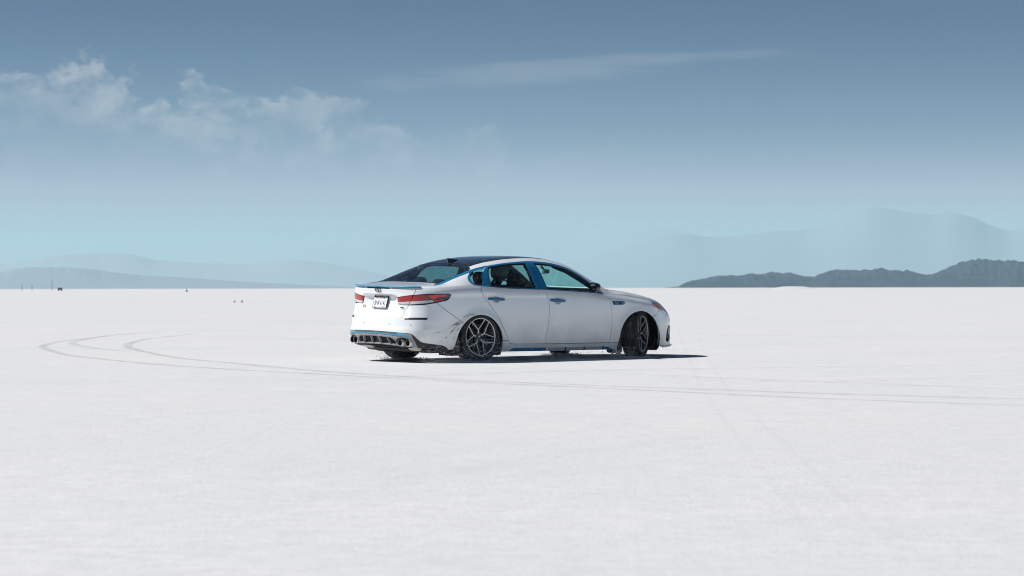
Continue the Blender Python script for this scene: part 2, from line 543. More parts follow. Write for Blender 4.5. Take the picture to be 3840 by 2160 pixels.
def build_tracks():
    tm = track_material('pressed_salt', (0.30, 0.33, 0.36), 0.29)
    tf = track_material('faint_pressed_salt', (0.40, 0.42, 0.44), 0.22)
    tn = track_material('very_faint_pressed_salt', (0.42, 0.43, 0.45), 0.045, 1.2)
    G = lambda *p: [ground_at(*q) for q in p]
    runs = [
        (G((640, 1239), (454, 1254), (303, 1272), (205, 1285), (163, 1297), (172, 1309), (252, 1331), (378, 1346), (580, 1366), (908, 1388),
           (1300, 1409), (1640, 1427), (1920, 1441), (2293, 1458), (2665, 1476), (3038, 1493), (3440, 1508), (3840, 1521), (4300, 1535)), 0.17, tm, 0.004,
         'long curved tyre mark swinging through a wide loop, nearer of the pair'),
        (G((760, 1250), (640, 1262), (555, 1271), (500, 1283), (478, 1296), (505, 1311), (656, 1341), (858, 1361), (1161, 1389), (1450, 1409),
           (1700, 1424), (1920, 1434), (2293, 1449), (2665, 1462), (3112, 1477), (3500, 1488), (3840, 1497), (4300, 1508)), 0.17, tm, 0.0055,
         'long curved tyre mark with the tighter loop behind the car, farther of the pair'),
        (G((420, 1258), (330, 1272), (275, 1285), (290, 1295), (380, 1310), (520, 1322)), 0.22, tf, 0.007, 'faint hooked tyre mark inside the wide loop on the left'),
        (G((1920, 1391), (2300, 1400), (2700, 1419), (3200, 1437), (3840, 1462), (4200, 1476)), 0.2, tf, 0.0085, 'faint straight tyre mark between the car and the long marks'),
        (G((1000, 1432), (2000, 1396), (2700, 1383), (3100, 1378), (3840, 1371)), 0.22, tf, 0.010, 'faint tyre mark crossing low behind the front of the car'),
        (G((2540, 1240), (2600, 1390), (2660, 1500), (2800, 1690), (2920, 1850), (3030, 2010), (3130, 2160)), 0.06, tn, 0.0115, 'faint tyre mark running toward the viewer right of the car, left of two'),
        (G((2600, 1240), (2700, 1420), (2820, 1560), (2960, 1690), (3110, 1830), (3260, 1980), (3420, 2160)), 0.06, tn, 0.013, 'faint tyre mark running toward the viewer right of the car, right of two'),
        (G((600, 1990), (1300, 1850), (1700, 1765), (2600, 1640), (3000, 1600)), 0.30, tn, 0.0145, 'broad faint scuff across the salt in the near foreground'),
        (G((-100, 1475), (500, 1462), (1200, 1478), (1700, 1500)), 0.22, tn, 0.016, 'very faint old tyre mark in the left middle ground'),
        (G((-100, 1600), (600, 1560), (1400, 1548), (2300, 1560), (3000, 1545)), 0.20, tn, 0.0175, 'very faint old tyre mark crossing below the long marks'),
        (G((2200, 1408), (2900, 1432), (3500, 1420), (4000, 1400)), 0.22, tf, 0.019, 'faint old tyre mark right of the car above the long marks'),
        (G((0, 1395), (400, 1398), (900, 1412), (1300, 1440)), 0.18, tn, 0.0205, 'very faint old tyre mark just below the left loops'),
        (G((2500, 1250), (2900, 1262), (3400, 1268), (4000, 1262)), 0.25, tf, 0.022, 'faint old tyre mark far out to the right of the car'),
    ]
    for pts, w, m, z, lab in runs:
        o = ribbon('tyre_track', pts, w, m, z)
        tag(o, lab, None, kind='structure')
    # damp grey streaks far out
    for x0, x1, py, wd, z, lab in ((-40, 105, 1133, 1.4, 0.004, 'thin grey damp streak far out at the left edge of the flat'),
                                   (375, 560, 1132.5, 1.5, 0.004, 'thin grey damp streak far out, middle of three on the left'),
                                   (870, 1056, 1131.5, 1.3, 0.004, 'thin grey damp streak far out, nearest the car')):
        pts = [ground_at(x0 + (x1 - x0) * t, py) for t in np.linspace(0, 1, 9)]
        dm = M.setdefault('damp', track_material('damp_salt', (0.34, 0.37, 0.39), 0.55, 0.4))
        o = ribbon('damp_streak', pts, wd, dm, z)
        tag(o, lab, None, kind='structure')


build_tracks()


def ridge(name, D, profile, depth, mat, label, gully=0.25, cols=520, rows=26, spread=1.6, seed=0.0, nscale=1.0):
    """mountain range at distance D (m): crest follows bearings/heights of `profile`, with real depth and gullies"""
    px = [p[0] for p in profile]; py = [p[1] for p in profile]
    X = [(p - 1920) * D / F_PX for p in px]
    Zc = [max(0.0, CAM_H + (HOR - 0.00195 * (a - 1920) - b) * D / F_PX) for a, b in zip(px, py)]
    crest = pchip(X, Zc)
    xs = np.linspace(X[0], X[-1], cols)
    v, f = [], []
    zmax = max(Zc)
    for j in range(rows):
        t = j / (rows - 1)                       # 0 front foot .. 1 back foot
        k = math.sin(math.pi * min(1, t / 0.62) / 2) if t < 0.62 else math.cos(math.pi / 2 * (t - 0.62) / 0.38)
        for i, x in enumerate(xs):
            c = float(crest(x))
            sx = x / (zmax * nscale)
            g1 = noise.fractal((sx * 1.1 + seed, t * 1.2, seed), 1.0, 2.0, 5)
            g2 = abs(noise.noise((sx * 3.1 + seed + t * 1.3, t * 2.6, seed + 4.0)))
            g3 = noise.noise((sx * 9.0, t * 3.0, seed + 9.0))
            flank = math.sin(math.pi * min(1, t / 0.62))          # relief lives on the flank, not on the crest
            z = c * max(0.0, k * (1 + gully * flank * (0.7 * g1 - 0.9 * g2 + 0.25 * g3)))
            z += c * (0.005 + 0.085 * min(1.0, gully * 2.6) ** 2) * k * noise.fractal((sx * 7 + seed, t * 9.0, seed), 1.0, 2.1, 4)
            yy = D - depth * 0.62 + depth * t + (noise.noise((sx * 0.7, 1.5, seed)) * 0.15 + 0.10 * g1) * depth * flank * min(1.0, gully * 1.6)
            v.append((x * (yy / D), yy, max(-0.5, z * (yy / D) if 0.3 < t < 0.9 else z) - (4.0 if j in (0, rows - 1) else 0)))
    for j in range(rows - 1):
        for i in range(cols - 1):
            a = j * cols + i
            f.append((a, a + 1, a + cols + 1, a + cols))
    o = mesh_obj(name, v, f, mat, smooth=True)
    return tag(o, label, None, kind='structure')


def build_mountains():
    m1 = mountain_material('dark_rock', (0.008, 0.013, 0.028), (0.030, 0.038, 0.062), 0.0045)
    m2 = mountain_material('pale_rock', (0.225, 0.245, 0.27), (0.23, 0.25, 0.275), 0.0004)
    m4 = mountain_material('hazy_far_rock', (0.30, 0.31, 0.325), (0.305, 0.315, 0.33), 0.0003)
    m3 = mountain_material('haze_blue_rock', (0.235, 0.26, 0.285), (0.24, 0.265, 0.29), 0.001)  # hill rock coloured pale blue to fade into the haze
    # near dark ridge entering from the right
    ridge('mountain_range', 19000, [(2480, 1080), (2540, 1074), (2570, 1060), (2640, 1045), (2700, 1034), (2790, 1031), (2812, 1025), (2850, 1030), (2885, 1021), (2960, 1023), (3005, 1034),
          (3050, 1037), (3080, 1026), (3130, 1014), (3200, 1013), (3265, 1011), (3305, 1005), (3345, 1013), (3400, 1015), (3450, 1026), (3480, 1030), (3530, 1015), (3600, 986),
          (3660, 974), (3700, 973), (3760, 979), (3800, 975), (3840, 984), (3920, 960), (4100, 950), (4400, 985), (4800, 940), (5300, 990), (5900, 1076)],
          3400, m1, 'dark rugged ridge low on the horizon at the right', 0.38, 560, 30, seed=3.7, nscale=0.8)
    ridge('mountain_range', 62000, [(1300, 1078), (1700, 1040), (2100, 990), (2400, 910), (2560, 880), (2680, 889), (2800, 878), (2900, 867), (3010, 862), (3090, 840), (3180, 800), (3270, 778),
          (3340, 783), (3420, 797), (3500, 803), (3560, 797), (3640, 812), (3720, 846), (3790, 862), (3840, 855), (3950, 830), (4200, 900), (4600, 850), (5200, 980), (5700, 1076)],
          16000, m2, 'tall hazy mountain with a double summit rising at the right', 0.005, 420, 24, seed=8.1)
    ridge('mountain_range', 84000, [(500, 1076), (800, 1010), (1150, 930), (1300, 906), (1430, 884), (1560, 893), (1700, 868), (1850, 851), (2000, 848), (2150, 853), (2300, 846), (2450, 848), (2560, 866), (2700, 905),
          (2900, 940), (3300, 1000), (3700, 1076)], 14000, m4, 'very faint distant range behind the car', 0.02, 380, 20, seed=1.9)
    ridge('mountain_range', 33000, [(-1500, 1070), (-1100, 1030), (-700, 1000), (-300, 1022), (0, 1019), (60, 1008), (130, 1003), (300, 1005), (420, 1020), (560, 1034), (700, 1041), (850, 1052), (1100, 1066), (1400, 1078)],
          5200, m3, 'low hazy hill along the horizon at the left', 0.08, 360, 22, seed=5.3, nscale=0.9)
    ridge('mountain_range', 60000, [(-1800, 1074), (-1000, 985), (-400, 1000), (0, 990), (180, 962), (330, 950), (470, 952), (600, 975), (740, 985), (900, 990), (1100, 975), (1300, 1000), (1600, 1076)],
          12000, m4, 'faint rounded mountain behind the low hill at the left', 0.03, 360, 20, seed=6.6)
    # salt mound on the horizon
    v, f = [], []
    cx, cy_ = (2975 - 1920) * 1500 / F_PX, 1500.0
    n, mrows = 28, 9
    for j in range(mrows):
        t = j / (mrows - 1)
        for i in range(n):
            s = i / (n - 1) * 2 - 1
            hh = 1.75 * max(0, (1 - abs(s) ** 2.6)) ** 0.8 * math.sin(math.pi * t) ** 0.8
            hh *= 1 + 0.10 * noise.noise((s * 3, t * 2, 1))
            v.append((cx + s * 14.0, cy_ + (t - .5) * 16, hh - 0.02))
    for j in range(mrows - 1):
        for i in range(n - 1):
            a = j * n + i
            f.append((a, a + 1, a + n + 1, a + n))
    tag(mesh_obj('salt_mound', v, f, M['ground'], smooth=True), 'low white salt mound on the horizon in front of the dark ridge', None, kind='structure')


build_mountains()


# ------------------------------------------------------------------ the car's surfaces
# car frame: x forward from the rear axle, y to the left, z up; metres
ROLL_B, ZP = rad(1.3), 0.3                       # the body leans on its right-hand springs


def POSE(p):
    p = np.asarray(p, float)
    c, s = math.cos(ROLL_B), math.sin(ROLL_B)
    y, z = p[..., 1], p[..., 2] - ZP
    return np.stack([p[..., 0], y * c - z * s, y * s + z * c + ZP], -1)


zr = pchip([-1.04, -1.0, -.97, -.75, -.545, -.3, -.05, .11, .35, .68, 1.0, 1.3, 1.5, 1.62, 1.8, 2.05, 2.2, 2.32, 2.4, 2.55, 2.8, 3.05, 3.3, 3.5, 3.64, 3.76],
           [.968, .983, .988, 1.012, 1.035, 1.128, 1.228, 1.286, 1.340, 1.378, 1.391, 1.379, 1.352, 1.325, 1.252, 1.115, 1.03, .973, .957, .945, .912, .868, .818, .76, .705, .62])
zb = pchip([-1.04, -.97, -.8, -.5, -.2, 0, .4, 1.0, 1.7, 2.1, 2.5, 2.9, 3.2, 3.45, 3.76],
           [.950, .960, .973, .992, 1.006, 1.003, .974, .955, .922, .897, .868, .815, .755, .68, .57])
yb_mid = pchip([-.1, .1, .5, 1.0, 1.7, 2.1, 2.5, 2.7], [.858, .865, .875, .878, .868, .855, .835, .82])
X0R, X0F = -.1, 2.7
xr = pchip([.10, .2, .3, .36, .42, .5, .56, .585, .60, .7, .8, .9, .96, 1.02],
           [-.94, -.99, -1.035, -1.058, -1.058, -1.042, -1.04, -1.035, -.995, -.98, -.985, -.998, -1.012, -1.0])
xr_corner = pchip([.10, .2, .3, .36, .42, .5, .56, .62, .70, .78, .9, .96, 1.02],
                  [-.94, -.99, -1.035, -1.058, -1.058, -1.042, -1.035, -1.017, -.994, -.986, -.998, -1.012, -1.0])
xf = pchip([.10, .17, .25, .5, .62, .75, .9, 1.02], [3.74, 3.79, 3.765, 3.755, 3.71, 3.67, 3.5, 3.4])
side = pchip([.08, .14, .19, .25, .35, .5, .65, .78, .85], [.10, .045, .028, .016, .006, .0, .0, .006, .012])
WM, PR, PF = .93, 3.6, 2.5
ARCH = [(-.045, .255, .375), (2.738, .28, .377)]


def Wd(x, z):
    x = np.asarray(x, float); z = np.asarray(z, float)
    xc = np.clip(x, X0R, X0F)
    base = WM - .0035 * (xc - 1.3) ** 2
    top = zb(x); c = top - .085
    k = np.clip((z - c) / (top - c), 0, 1.2)
    d = side(z) + (k ** 1.6) * (WM - .02 - yb_mid(xc))
    for cx, cz, ra in ARCH:
        r = np.hypot(x - cx, z - cz)
        base = base + .013 * np.exp(-((r - ra) / .055) ** 2)
    return base - d


def Cont(t, z):
    t, z = np.broadcast_arrays(np.asarray(t, float), np.asarray(z, float))
    a = np.clip(t, 0, 1) * np.pi / 2
    sx = np.abs(np.cos(a)) ** (2 / PR); sy = np.abs(np.sin(a)) ** (2 / PR)
    b = np.clip(t - 2, 0, 1) * np.pi / 2
    sxf = np.abs(np.sin(b)) ** (2 / PF); syf = np.abs(np.cos(b)) ** (2 / PF)
    x = np.where(t <= 1, X0R - (X0R - xr(z)) * sx, np.where(t <= 2, X0R + (X0F - X0R) * (t - 1), X0F + (xf(z) - X0F) * sxf))
    y = Wd(x, z) * np.where(t <= 1, sy, np.where(t <= 2, 1., syf))
    return np.stack([x, y, z], -1)


_t = np.concatenate([np.linspace(0, 1, 1500), np.linspace(1, 2, 400)[1:], np.linspace(2, 3, 1500)[1:]])
_p = Cont(_t, np.full_like(_t, .55))
_s = np.concatenate([[0], np.cumsum(np.linalg.norm(np.diff(_p, axis=0), axis=1))])
SMAX = float(_s[-1])


def smooth01(v):
    v = np.clip(v, 0, 1); return v * v * (3 - 2 * v)


def S(s, z):
    """lower body skin: s metres round from the rear centre (right side positive), z height"""
    s = np.asarray(s, float); z = np.asarray(z, float)
    p = Cont(np.interp(np.abs(s), _s, _t), z)
    # the ledge above the bumper belongs to the middle only; the corners run smooth
    wgt = smooth01((np.abs(s) - .50) / .14)
    fx = np.clip((X0R - p[..., 0]) / (X0R - xr(z)), 0, 1)
    p[..., 0] += (xr_corner(z) - xr(z)) * wgt * fx
    # plate recess under the boot lip
    lat = 1 - smooth01((np.abs(s) - .24) / .20)
    lip = .878 + .014 * lat
    dz = smooth01((lip - z) / .042) * smooth01((z - .64) / .20)
    p[..., 0] += .055 * lat * dz
    p[..., 1] *= -np.sign(np.where(s == 0, 1, s))
    return p


def SF(q, z):
    """same skin measured from the front centre"""
    q = np.asarray(q, float)
    return S(np.where(q >= 0, 1, -1) * (SMAX - np.abs(q)), z)


# shoulder half width all round, from the lower skin
def _shoulder():
    xs, ys = [], []
    t = np.concatenate([np.linspace(0.0, 1, 400), np.linspace(2, 3, 400)])
    zz = np.full_like(t, .95)
    for _ in range(6):
        zz = zb(Cont(t, zz)[..., 0])
    p = Cont(t, zz)
    r = p[:400]; fr = p[400:]
    x = np.concatenate([r[:, 0], np.linspace(X0R, X0F, 40)[1:-1], fr[:, 0]])
    y = np.concatenate([r[:, 1], yb_mid(np.linspace(X0R, X0F, 40)[1:-1]), fr[:, 1]])
    xm = np.linspace(X0R, X0F, 40)[1:-1]
    y[400:400 + len(xm)] = Wd(xm, zb(xm))
    o = np.argsort(x); x = x[o]; y = y[o]
    keep = np.concatenate([[True], np.diff(x) > 1e-6])
    return x[keep], y[keep]


_sx, _sy = _shoulder()
XREAR, XFRONT = float(_sx[0]), float(_sx[-1])


def yb(x): return np.interp(x, _sx, _sy)


_yk = pchip([-1.04, -.97, -.8, -.545, -.3, 0, .3, .7, 1.0, 1.4, 1.8, 2.1, 2.3, 2.45, 2.7, 2.9, 3.2, 3.45, 3.6, 3.76],
            [.50, .60, .69, .69, .665, .66, .655, .66, .66, .66, .685, .72, .75, .77, .78, .75, .68, .53, .35, .04])
wk = pchip([-1.04, -.8, -.545, -.3, 0, .4, 1.0, 1.5, 2.0, 2.3, 2.5, 3.76], [2, 2, 2, 2.4, 3, 3.4, 3.5, 3.3, 2.6, 2.2, 2, 2])


def yk(x): return np.minimum(_yk(x), yb(x) * .93)


def Ut(x, t):
    x = np.asarray(x, float); t = np.asarray(t, float)
    a = (1 - t) ** 2; b = 2 * t * (1 - t) * wk(x); c = t * t; w = a + b + c
    y = (a * yb(x) + b * yk(x)) / w
    z = (a * zb(x) + (b + c) * zr(x)) / w
    return np.stack(np.broadcast_arrays(x, y, z), -1)


_ut = np.linspace(0, 1, 800)
_up = Ut(np.full_like(_ut, 1.0), _ut)
_ul = np.concatenate([[0], np.cumsum(np.linalg.norm(np.diff(_up, axis=0), axis=1))])
QMAX = float(_ul[-1])


def qw(w):
    """fraction from the centreline (0) to the belt (1) -> distance along the section"""
    return float(QMAX - np.interp(1 - abs(w), _ut, _ul)) * (1 if w >= 0 else -1)


def UQ(x, q):
    """upper body skin: station x, q metres out from the centreline (right side positive)"""
    q = np.asarray(q, float)
    t = np.interp(QMAX - np.abs(q), _ul, _ut)
    p = Ut(x, t)
    p[..., 1] *= -np.sign(np.where(q == 0, 1, q))
    return p


# ------------------------------------------------------------------ panels cut from those surfaces
def spline(pts, step):
    """Catmull-Rom through the points"""
    pts = [np.array(p, float) for p in pts]
    out = []
    for i in range(len(pts) - 1):
        p1, p2 = pts[i], pts[i + 1]
        p0 = pts[i - 1] if i > 0 else 2 * p1 - p2
        p3 = pts[i + 2] if i + 2 < len(pts) else 2 * p2 - p1
        d = np.linalg.norm(p2 - p1)
        n = max(1, int(math.ceil(d / step)))
        d1 = max(np.linalg.norm(p1 - p0), 1e-6); d3 = max(np.linalg.norm(p3 - p2), 1e-6)
        m1 = (p2 - p0) / (d1 + d) * d; m2 = (p3 - p1) / (d + d3) * d
        for k in range(n):
            t = k / n; t2 = t * t; t3 = t2 * t
            out.append((2*t3 - 3*t2 + 1)*p1 + (t3 - 2*t2 + t)*m1 + (3*t2 - 2*t3)*p2 + (t3 - t2)*m2)
    out.append(pts[-1])
    return out


def path(*segs, step=.025):
    """closed outline from segments; each list is a smooth run, the joints are corners"""
    out = []
    for i, s in enumerate(segs):
        nxt = segs[(i + 1) % len(segs)][0]
        run = list(s)
        if np.linalg.norm(np.array(run[-1]) - np.array(nxt)) > 1e-6:
            pts = spline(run, step) if len(run) > 1 else [np.array(run[0], float)]
            a, b = np.array(run[-1], float), np.array(nxt, float)
            n = max(1, int(math.ceil(np.linalg.norm(b - a) / step)))
            pts += [a + (b - a) * k / n for k in range(1, n)]
        else:
            pts = spline(run, step)[:-1]
        out += pts
    return np.array(out)


def area(p):
    x, y = p[:, 0], p[:, 1]
    return 0.5 * np.sum(x * np.roll(y, -1) - np.roll(x, -1) * y)


def inset(p, d):
    """shrink a closed outline by d"""
    if d == 0: return p
    sg = 1 if area(p) > 0 else -1
    e = np.roll(p, -1, 0) - p
    e /= np.maximum(np.linalg.norm(e, axis=1), 1e-9)[:, None]
    n = np.stack([-e[:, 1], e[:, 0]], 1) * sg
    nb = n + np.roll(n, 1, 0)
    k = np.maximum(np.sum(nb * nb, 1) / 2, 0.5)
    return p + nb / k[:, None] * d


def inside(pts, poly):
    x, y = pts[:, 0][:, None], pts[:, 1][:, None]
    x1, y1 = poly[:, 0], poly[:, 1]
    x2, y2 = np.roll(x1, -1), np.roll(y1, -1)
    c = ((y1 > y) != (y2 > y)) & (x < (x2 - x1) * (y - y1) / np.where(y2 == y1, 1e-12, y2 - y1) + x1)
    return c.sum(1) % 2 == 1


def edge_dist(pts, poly):
    a = poly; b = np.roll(poly, -1, 0); d = b - a
    L = np.maximum((d * d).sum(1), 1e-12)
    t = np.clip(((pts[:, None] - a) * d).sum(2) / L, 0, 1)
    return np.linalg.norm(pts[:, None] - (a + t[..., None] * d), axis=2).min(1)


def panel_data(outline, fun, holes=(), sp=.035, off=0.0, gap=.0034, skirt=.014, hole_gap=0.0, rows=()):
    o = inset(np.array(outline, float), gap)
    hs = [inset(np.array(h, float), -hole_gap) for h in holes]
    lo, hi = o.min(0), o.max(0)
    gx = np.arange(lo[0], hi[0], sp); gy = np.arange(lo[1], hi[1], sp * .87)
    grid = np.array([(x + (sp / 2 if j % 2 else 0), y) for j, y in enumerate(gy) for x in gx]) if len(gx) and len(gy) else np.zeros((0, 2))
    for r in rows:
        grid = np.concatenate([grid, np.array([(x, r) for x in np.arange(lo[0], hi[0], sp * .7)])])
    if len(grid):
        k = inside(grid, o) & (edge_dist(grid, o) > sp * .32)
        for h in hs:
            k &= ~inside(grid, h) & (edge_dist(grid, h) > sp * .32)
        grid = grid[k]
    loops = [o] + hs
    v2, edges, n = [], [], 0
    for l in loops:
        v2 += [tuple(p) for p in l]
        edges += [(n + i, n + (i + 1) % len(l)) for i in range(len(l))]
        n += len(l)
    v2 += [tuple(p) for p in grid]
    rv, _, rf, _, _, _ = delaunay_2d_cdt([Vector(p) for p in v2], edges, [], 0, 1e-6)
    rv = np.array([tuple(p) for p in rv]); rf = np.array([tuple(q) for q in rf if len(q) == 3])
    cen = rv[rf].mean(1)
    k = inside(cen, o)
    for h in hs: k &= ~inside(cen, h)
    rf = rf[k]
    def p3(q): return fun(q[:, 0], q[:, 1])
    def nrm(q):
        e = 1.5e-3
        du = fun(q[:, 0] + e, q[:, 1]) - fun(q[:, 0] - e, q[:, 1])
        dv = fun(q[:, 0], q[:, 1] + e) - fun(q[:, 0], q[:, 1] - e)
        nn = np.cross(du, dv); nn /= np.maximum(np.linalg.norm(nn, axis=1), 1e-12)[:, None]
        out = p3(q) - np.array([1.35, 0, .62])
        out[:, 0] *= .35
        return nn * (1 if np.median((nn * out).sum(1)) > 0 else -1)
    P = p3(rv); N = nrm(rv)
    P = P + N * off
    # orientation
    a, b, c = P[rf[:, 0]], P[rf[:, 1]], P[rf[:, 2]]
    fl = (np.cross(b - a, c - a) * N[rf].mean(1)).sum(1) < 0
    rf[fl] = rf[fl][:, ::-1]
    V, NN, F = [P], [N], [tuple(q) for q in rf]
    base = len(P)
    if skirt > 0:
        cnt = {}
        for q in rf:
            for i in range(3):
                e = (q[i], q[(i + 1) % 3]); cnt[tuple(sorted(e))] = cnt.get(tuple(sorted(e)), []) + [e]
        bd = [e[0] for e in cnt.values() if len(e) == 1]
        for (i, j) in bd:
            q = np.array([P[i], P[j], P[j] - N[j] * skirt, P[i] - N[i] * skirt])
            fn = np.cross(q[1] - q[0], q[3] - q[0]); fn = -fn / max(np.linalg.norm(fn), 1e-12)
            V.append(q); NN.append(np.repeat(fn[None], 4, 0))
            F.append((base, base + 3, base + 2, base + 1)); base += 4
    return np.concatenate(V), np.concatenate(NN), F


def rotn(n):
    c, s = math.cos(ROLL_B), math.sin(ROLL_B)
    return np.stack([n[:, 0], n[:, 1] * c - n[:, 2] * s, n[:, 1] * s + n[:, 2] * c], 1)


def join(datas):
    V, N, F, b = [], [], [], 0
    for v, n, f in datas:
        V.append(v); N.append(n); F += [tuple(i + b for i in q) for q in f]; b += len(v)
    return np.concatenate(V), np.concatenate(N), F


def put(name, data, mat, parent, mirror=False, label=None):
    v, n, f = data
    if mirror:
        v = v * [1, -1, 1]; n = n * [1, -1, 1]; f = [q[::-1] for q in f]
    o = mesh_obj(name, POSE(v), f, mat, parent, smooth=True, normals=rotn(n))
    if label: o['label'] = label
    return o


def arc(c, r, a0, a1, n=24):
    return [(c[0] + r * math.cos(rad(a0 + (a1 - a0) * i / n)), c[1] + r * math.sin(rad(a0 + (a1 - a0) * i / n))) for i in range(n + 1)]


def W(*pts):
    """(station, fraction) pairs to panel coordinates of the upper skin"""
    return [(x, qw(w)) for x, w in pts]


def topline(s0, s1, n=24, drop=0.0):
    """shoulder line between two places on the lower skin"""
    out = []
    for s in np.linspace(s0, s1, n):
        z = .95
        for _ in range(8):
            z = float(zb(S(s, z)[..., 0]))
        out.append((s, z - drop))
    return out


# ------------------------------------------------------------------ the car
CAR_LOC, CAR_ROT = (-0.9586, 29.686, 0.0), rad(39.09)
car = bpy.data.objects.new('car', None)
link(car)
car.location = CAR_LOC
car.rotation_euler = (0, 0, CAR_ROT)
tag(car, 'white four-door sedan with black roof and blue trim sliding on the salt flat', 'car')

ca, fa = (1.669, .255), (4.455, .28)             # arch centres on the lower skin
RA, RF = .375, .377

rear_edge = [(1.728, 1.003), (1.691, .936), (1.74, .861), (1.844, .743), (1.952, .614), (2.035, .484), (2.097, .376), (2.147, .295)]
rear_edge2 = [(2.147, .295), (2.165, .268), (2.193, .252), (2.249, .245)]
b_gap = [(2.722, .957), (2.782, .906), (2.815, .802), (2.826, .693), (2.814, .54), (2.786, .387), (2.778, .311), (2.787, .237)]
front_edge = [(3.838, .885), (3.888, .83), (3.914, .73), (3.932, .618), (3.933, .45), (3.913, .315), (3.89, .234)]
bump_line = [(.966, .789), (1.113, .688), (1.317, .574), (1.402, .518)]
arch_top_r = lambda a0, a1: arc(ca, RA, a0, a1)
A_BL = math.degrees(math.atan2(.518 - ca[1], 1.402 - ca[0]))            # where the bumper joint meets the arch

lamp_out = [(.667, .880), (.817, .895), (.935, .900), (1.17, .904)]
lamp_tip = [(1.17, .904), (1.19, .893), (1.185, .874), (1.147, .835), (1.111, .818)]
lamp_low = [(1.111, .818), (.959, .789), (.79, .763), (.584, .754)]
lamp_in_top = [(.366, .843), (.405, .849), (.541, .867), (.663, .882)]
lamp_in_low = [(.580, .756), (.407, .752)]

# ---- boot lid: deck on the upper skin, face on the lower one
deck_side = W((-.90, .93), (-.80, .885), (-.70, .82), (-.63, .755), (-.56, .62))
tl_r = topline(0, .742, 30)
face = path([(-s, z) for s, z in tl_r[::-1]] + tl_r[1:], [(.742, tl_r[-1][1]), (.705, .926), (.667, .882)], lamp_in_top[::-1],
            [(.366, .843), (.387, .764), (.407, .752)], [(.407, .752), (.582, .753)], [(.582, .753), (.53, .690), (.497, .640), (.497, .584)],
            [(.497, .584), (0, .584), (-.497, .584)], [(-.497, .584), (-.497, .640), (-.53, .690), (-.582, .753)], [(-.582, .753), (-.407, .752)],
            [(-.407, .752), (-.387, .764), (-.366, .843)], [(-a, b) for a, b in lamp_in_top], [(-.667, .882), (-.705, .926), (-.742, tl_r[-1][1])])
d1 = panel_data(face, S, sp=.03, rows=(.845, .855, .865, .875, .885, .892, .90, .597, .603, .61, .59))
xe = float(S(.742, tl_r[-1][1])[0])
rear_rim = [(float(S(s, z)[0]), qw(.9985)) for s, z in tl_r]
deck = path(W((xe, .9985))[:1] + [deck_side[0]] if False else deck_side, W((-.545, .58), (-.535, .40), (-.53, .2), (-.53, 0), (-.53, -.2), (-.535, -.40), (-.545, -.58)),
            [(x, -q) for x, q in deck_side[::-1]], [(x, -q) for x, q in rear_rim[::-1]] + rear_rim[1:])
d2 = panel_data(deck, UQ, sp=.03)
boot = put('boot_lid', join([d1, d2]), M['paint'], car)

# spoiler lip along the boot edge
def lip_strip():
    n = 61
    v, f = [], []
    for i in range(n):
        s = -.80 + 1.60 * i / (n - 1)
        z = .95
        for _ in range(8): z = float(zb(S(s, z)[..., 0]))
        p = S(s, z); e = 1e-3
        tn = S(s + e, z) - S(s - e, z); tn[2] = 0; tn /= np.linalg.norm(tn)
        out = np.array([tn[1], -tn[0], 0]); 
        if out @ (p - np.array([1.3, 0, p[2]])) < 0: out = -out
        k = 1 - abs(s / .80) ** 6
        h, d = .016 + .010 * k, .008 + .010 * k
        top = p + np.array([0, 0, h + .010]) - out * .004
        for q in (p + out * .001 + [0, 0, .012 + .004 * k], p + out * d + [0, 0, h], top + out * (d - .006), top - out * .035 - [0, 0, .006 - .004 * k], p - out * .035):
            v.append(q)
    m = 5
    for i in range(n - 1):
        for k in range(m):
            l = (k + 1) % m
            f.append((i * m + k, i * m + l, (i + 1) * m + l, (i + 1) * m + k))
    f += [tuple(range(m)), tuple(range((n - 1) * m, n * m))[::-1]]
    b = MB().add(v, f)
    return b.build('spoiler_lip', M['blue_pale'], boot, pose=True, sharp=rad(40))


lip_strip()

# ---- rear glass with its dark border
gl_side = W((-.527, .555), (-.28, .572), (-.05, .575), (.0, .55), (.035, .47), (.05, .392))
gl_top = W((.05, .392), (.085, .25), (.105, .12), (.112, 0), (.105, -.12), (.085, -.25), (.05, -.392))
rg = path(gl_side, gl_top, [(x, -q) for x, q in gl_side[::-1]], W((-.527, -.555), (-.53, -.3), (-.53, 0), (-.53, .3), (-.527, .555)))
hole = path(W((-.475, .46), (-.28, .487), (-.05, .49), (-.005, .46)), W((-.005, .46), (.01, .3), (.025, 0), (.01, -.3), (-.005, -.46)),
            W((-.005, -.46), (-.05, -.49), (-.28, -.487), (-.475, -.46)), W((-.475, -.46), (-.48, 0), (-.475, .46)))
rear_glass = put('rear_window', panel_data(rg, UQ, sp=.04, off=-.004, skirt=.004), M['glass_rear'], car)
put('glass_border', panel_data(rg, UQ, [hole], sp=.04, off=-.010, skirt=.003), M['black_gloss'], rear_glass)

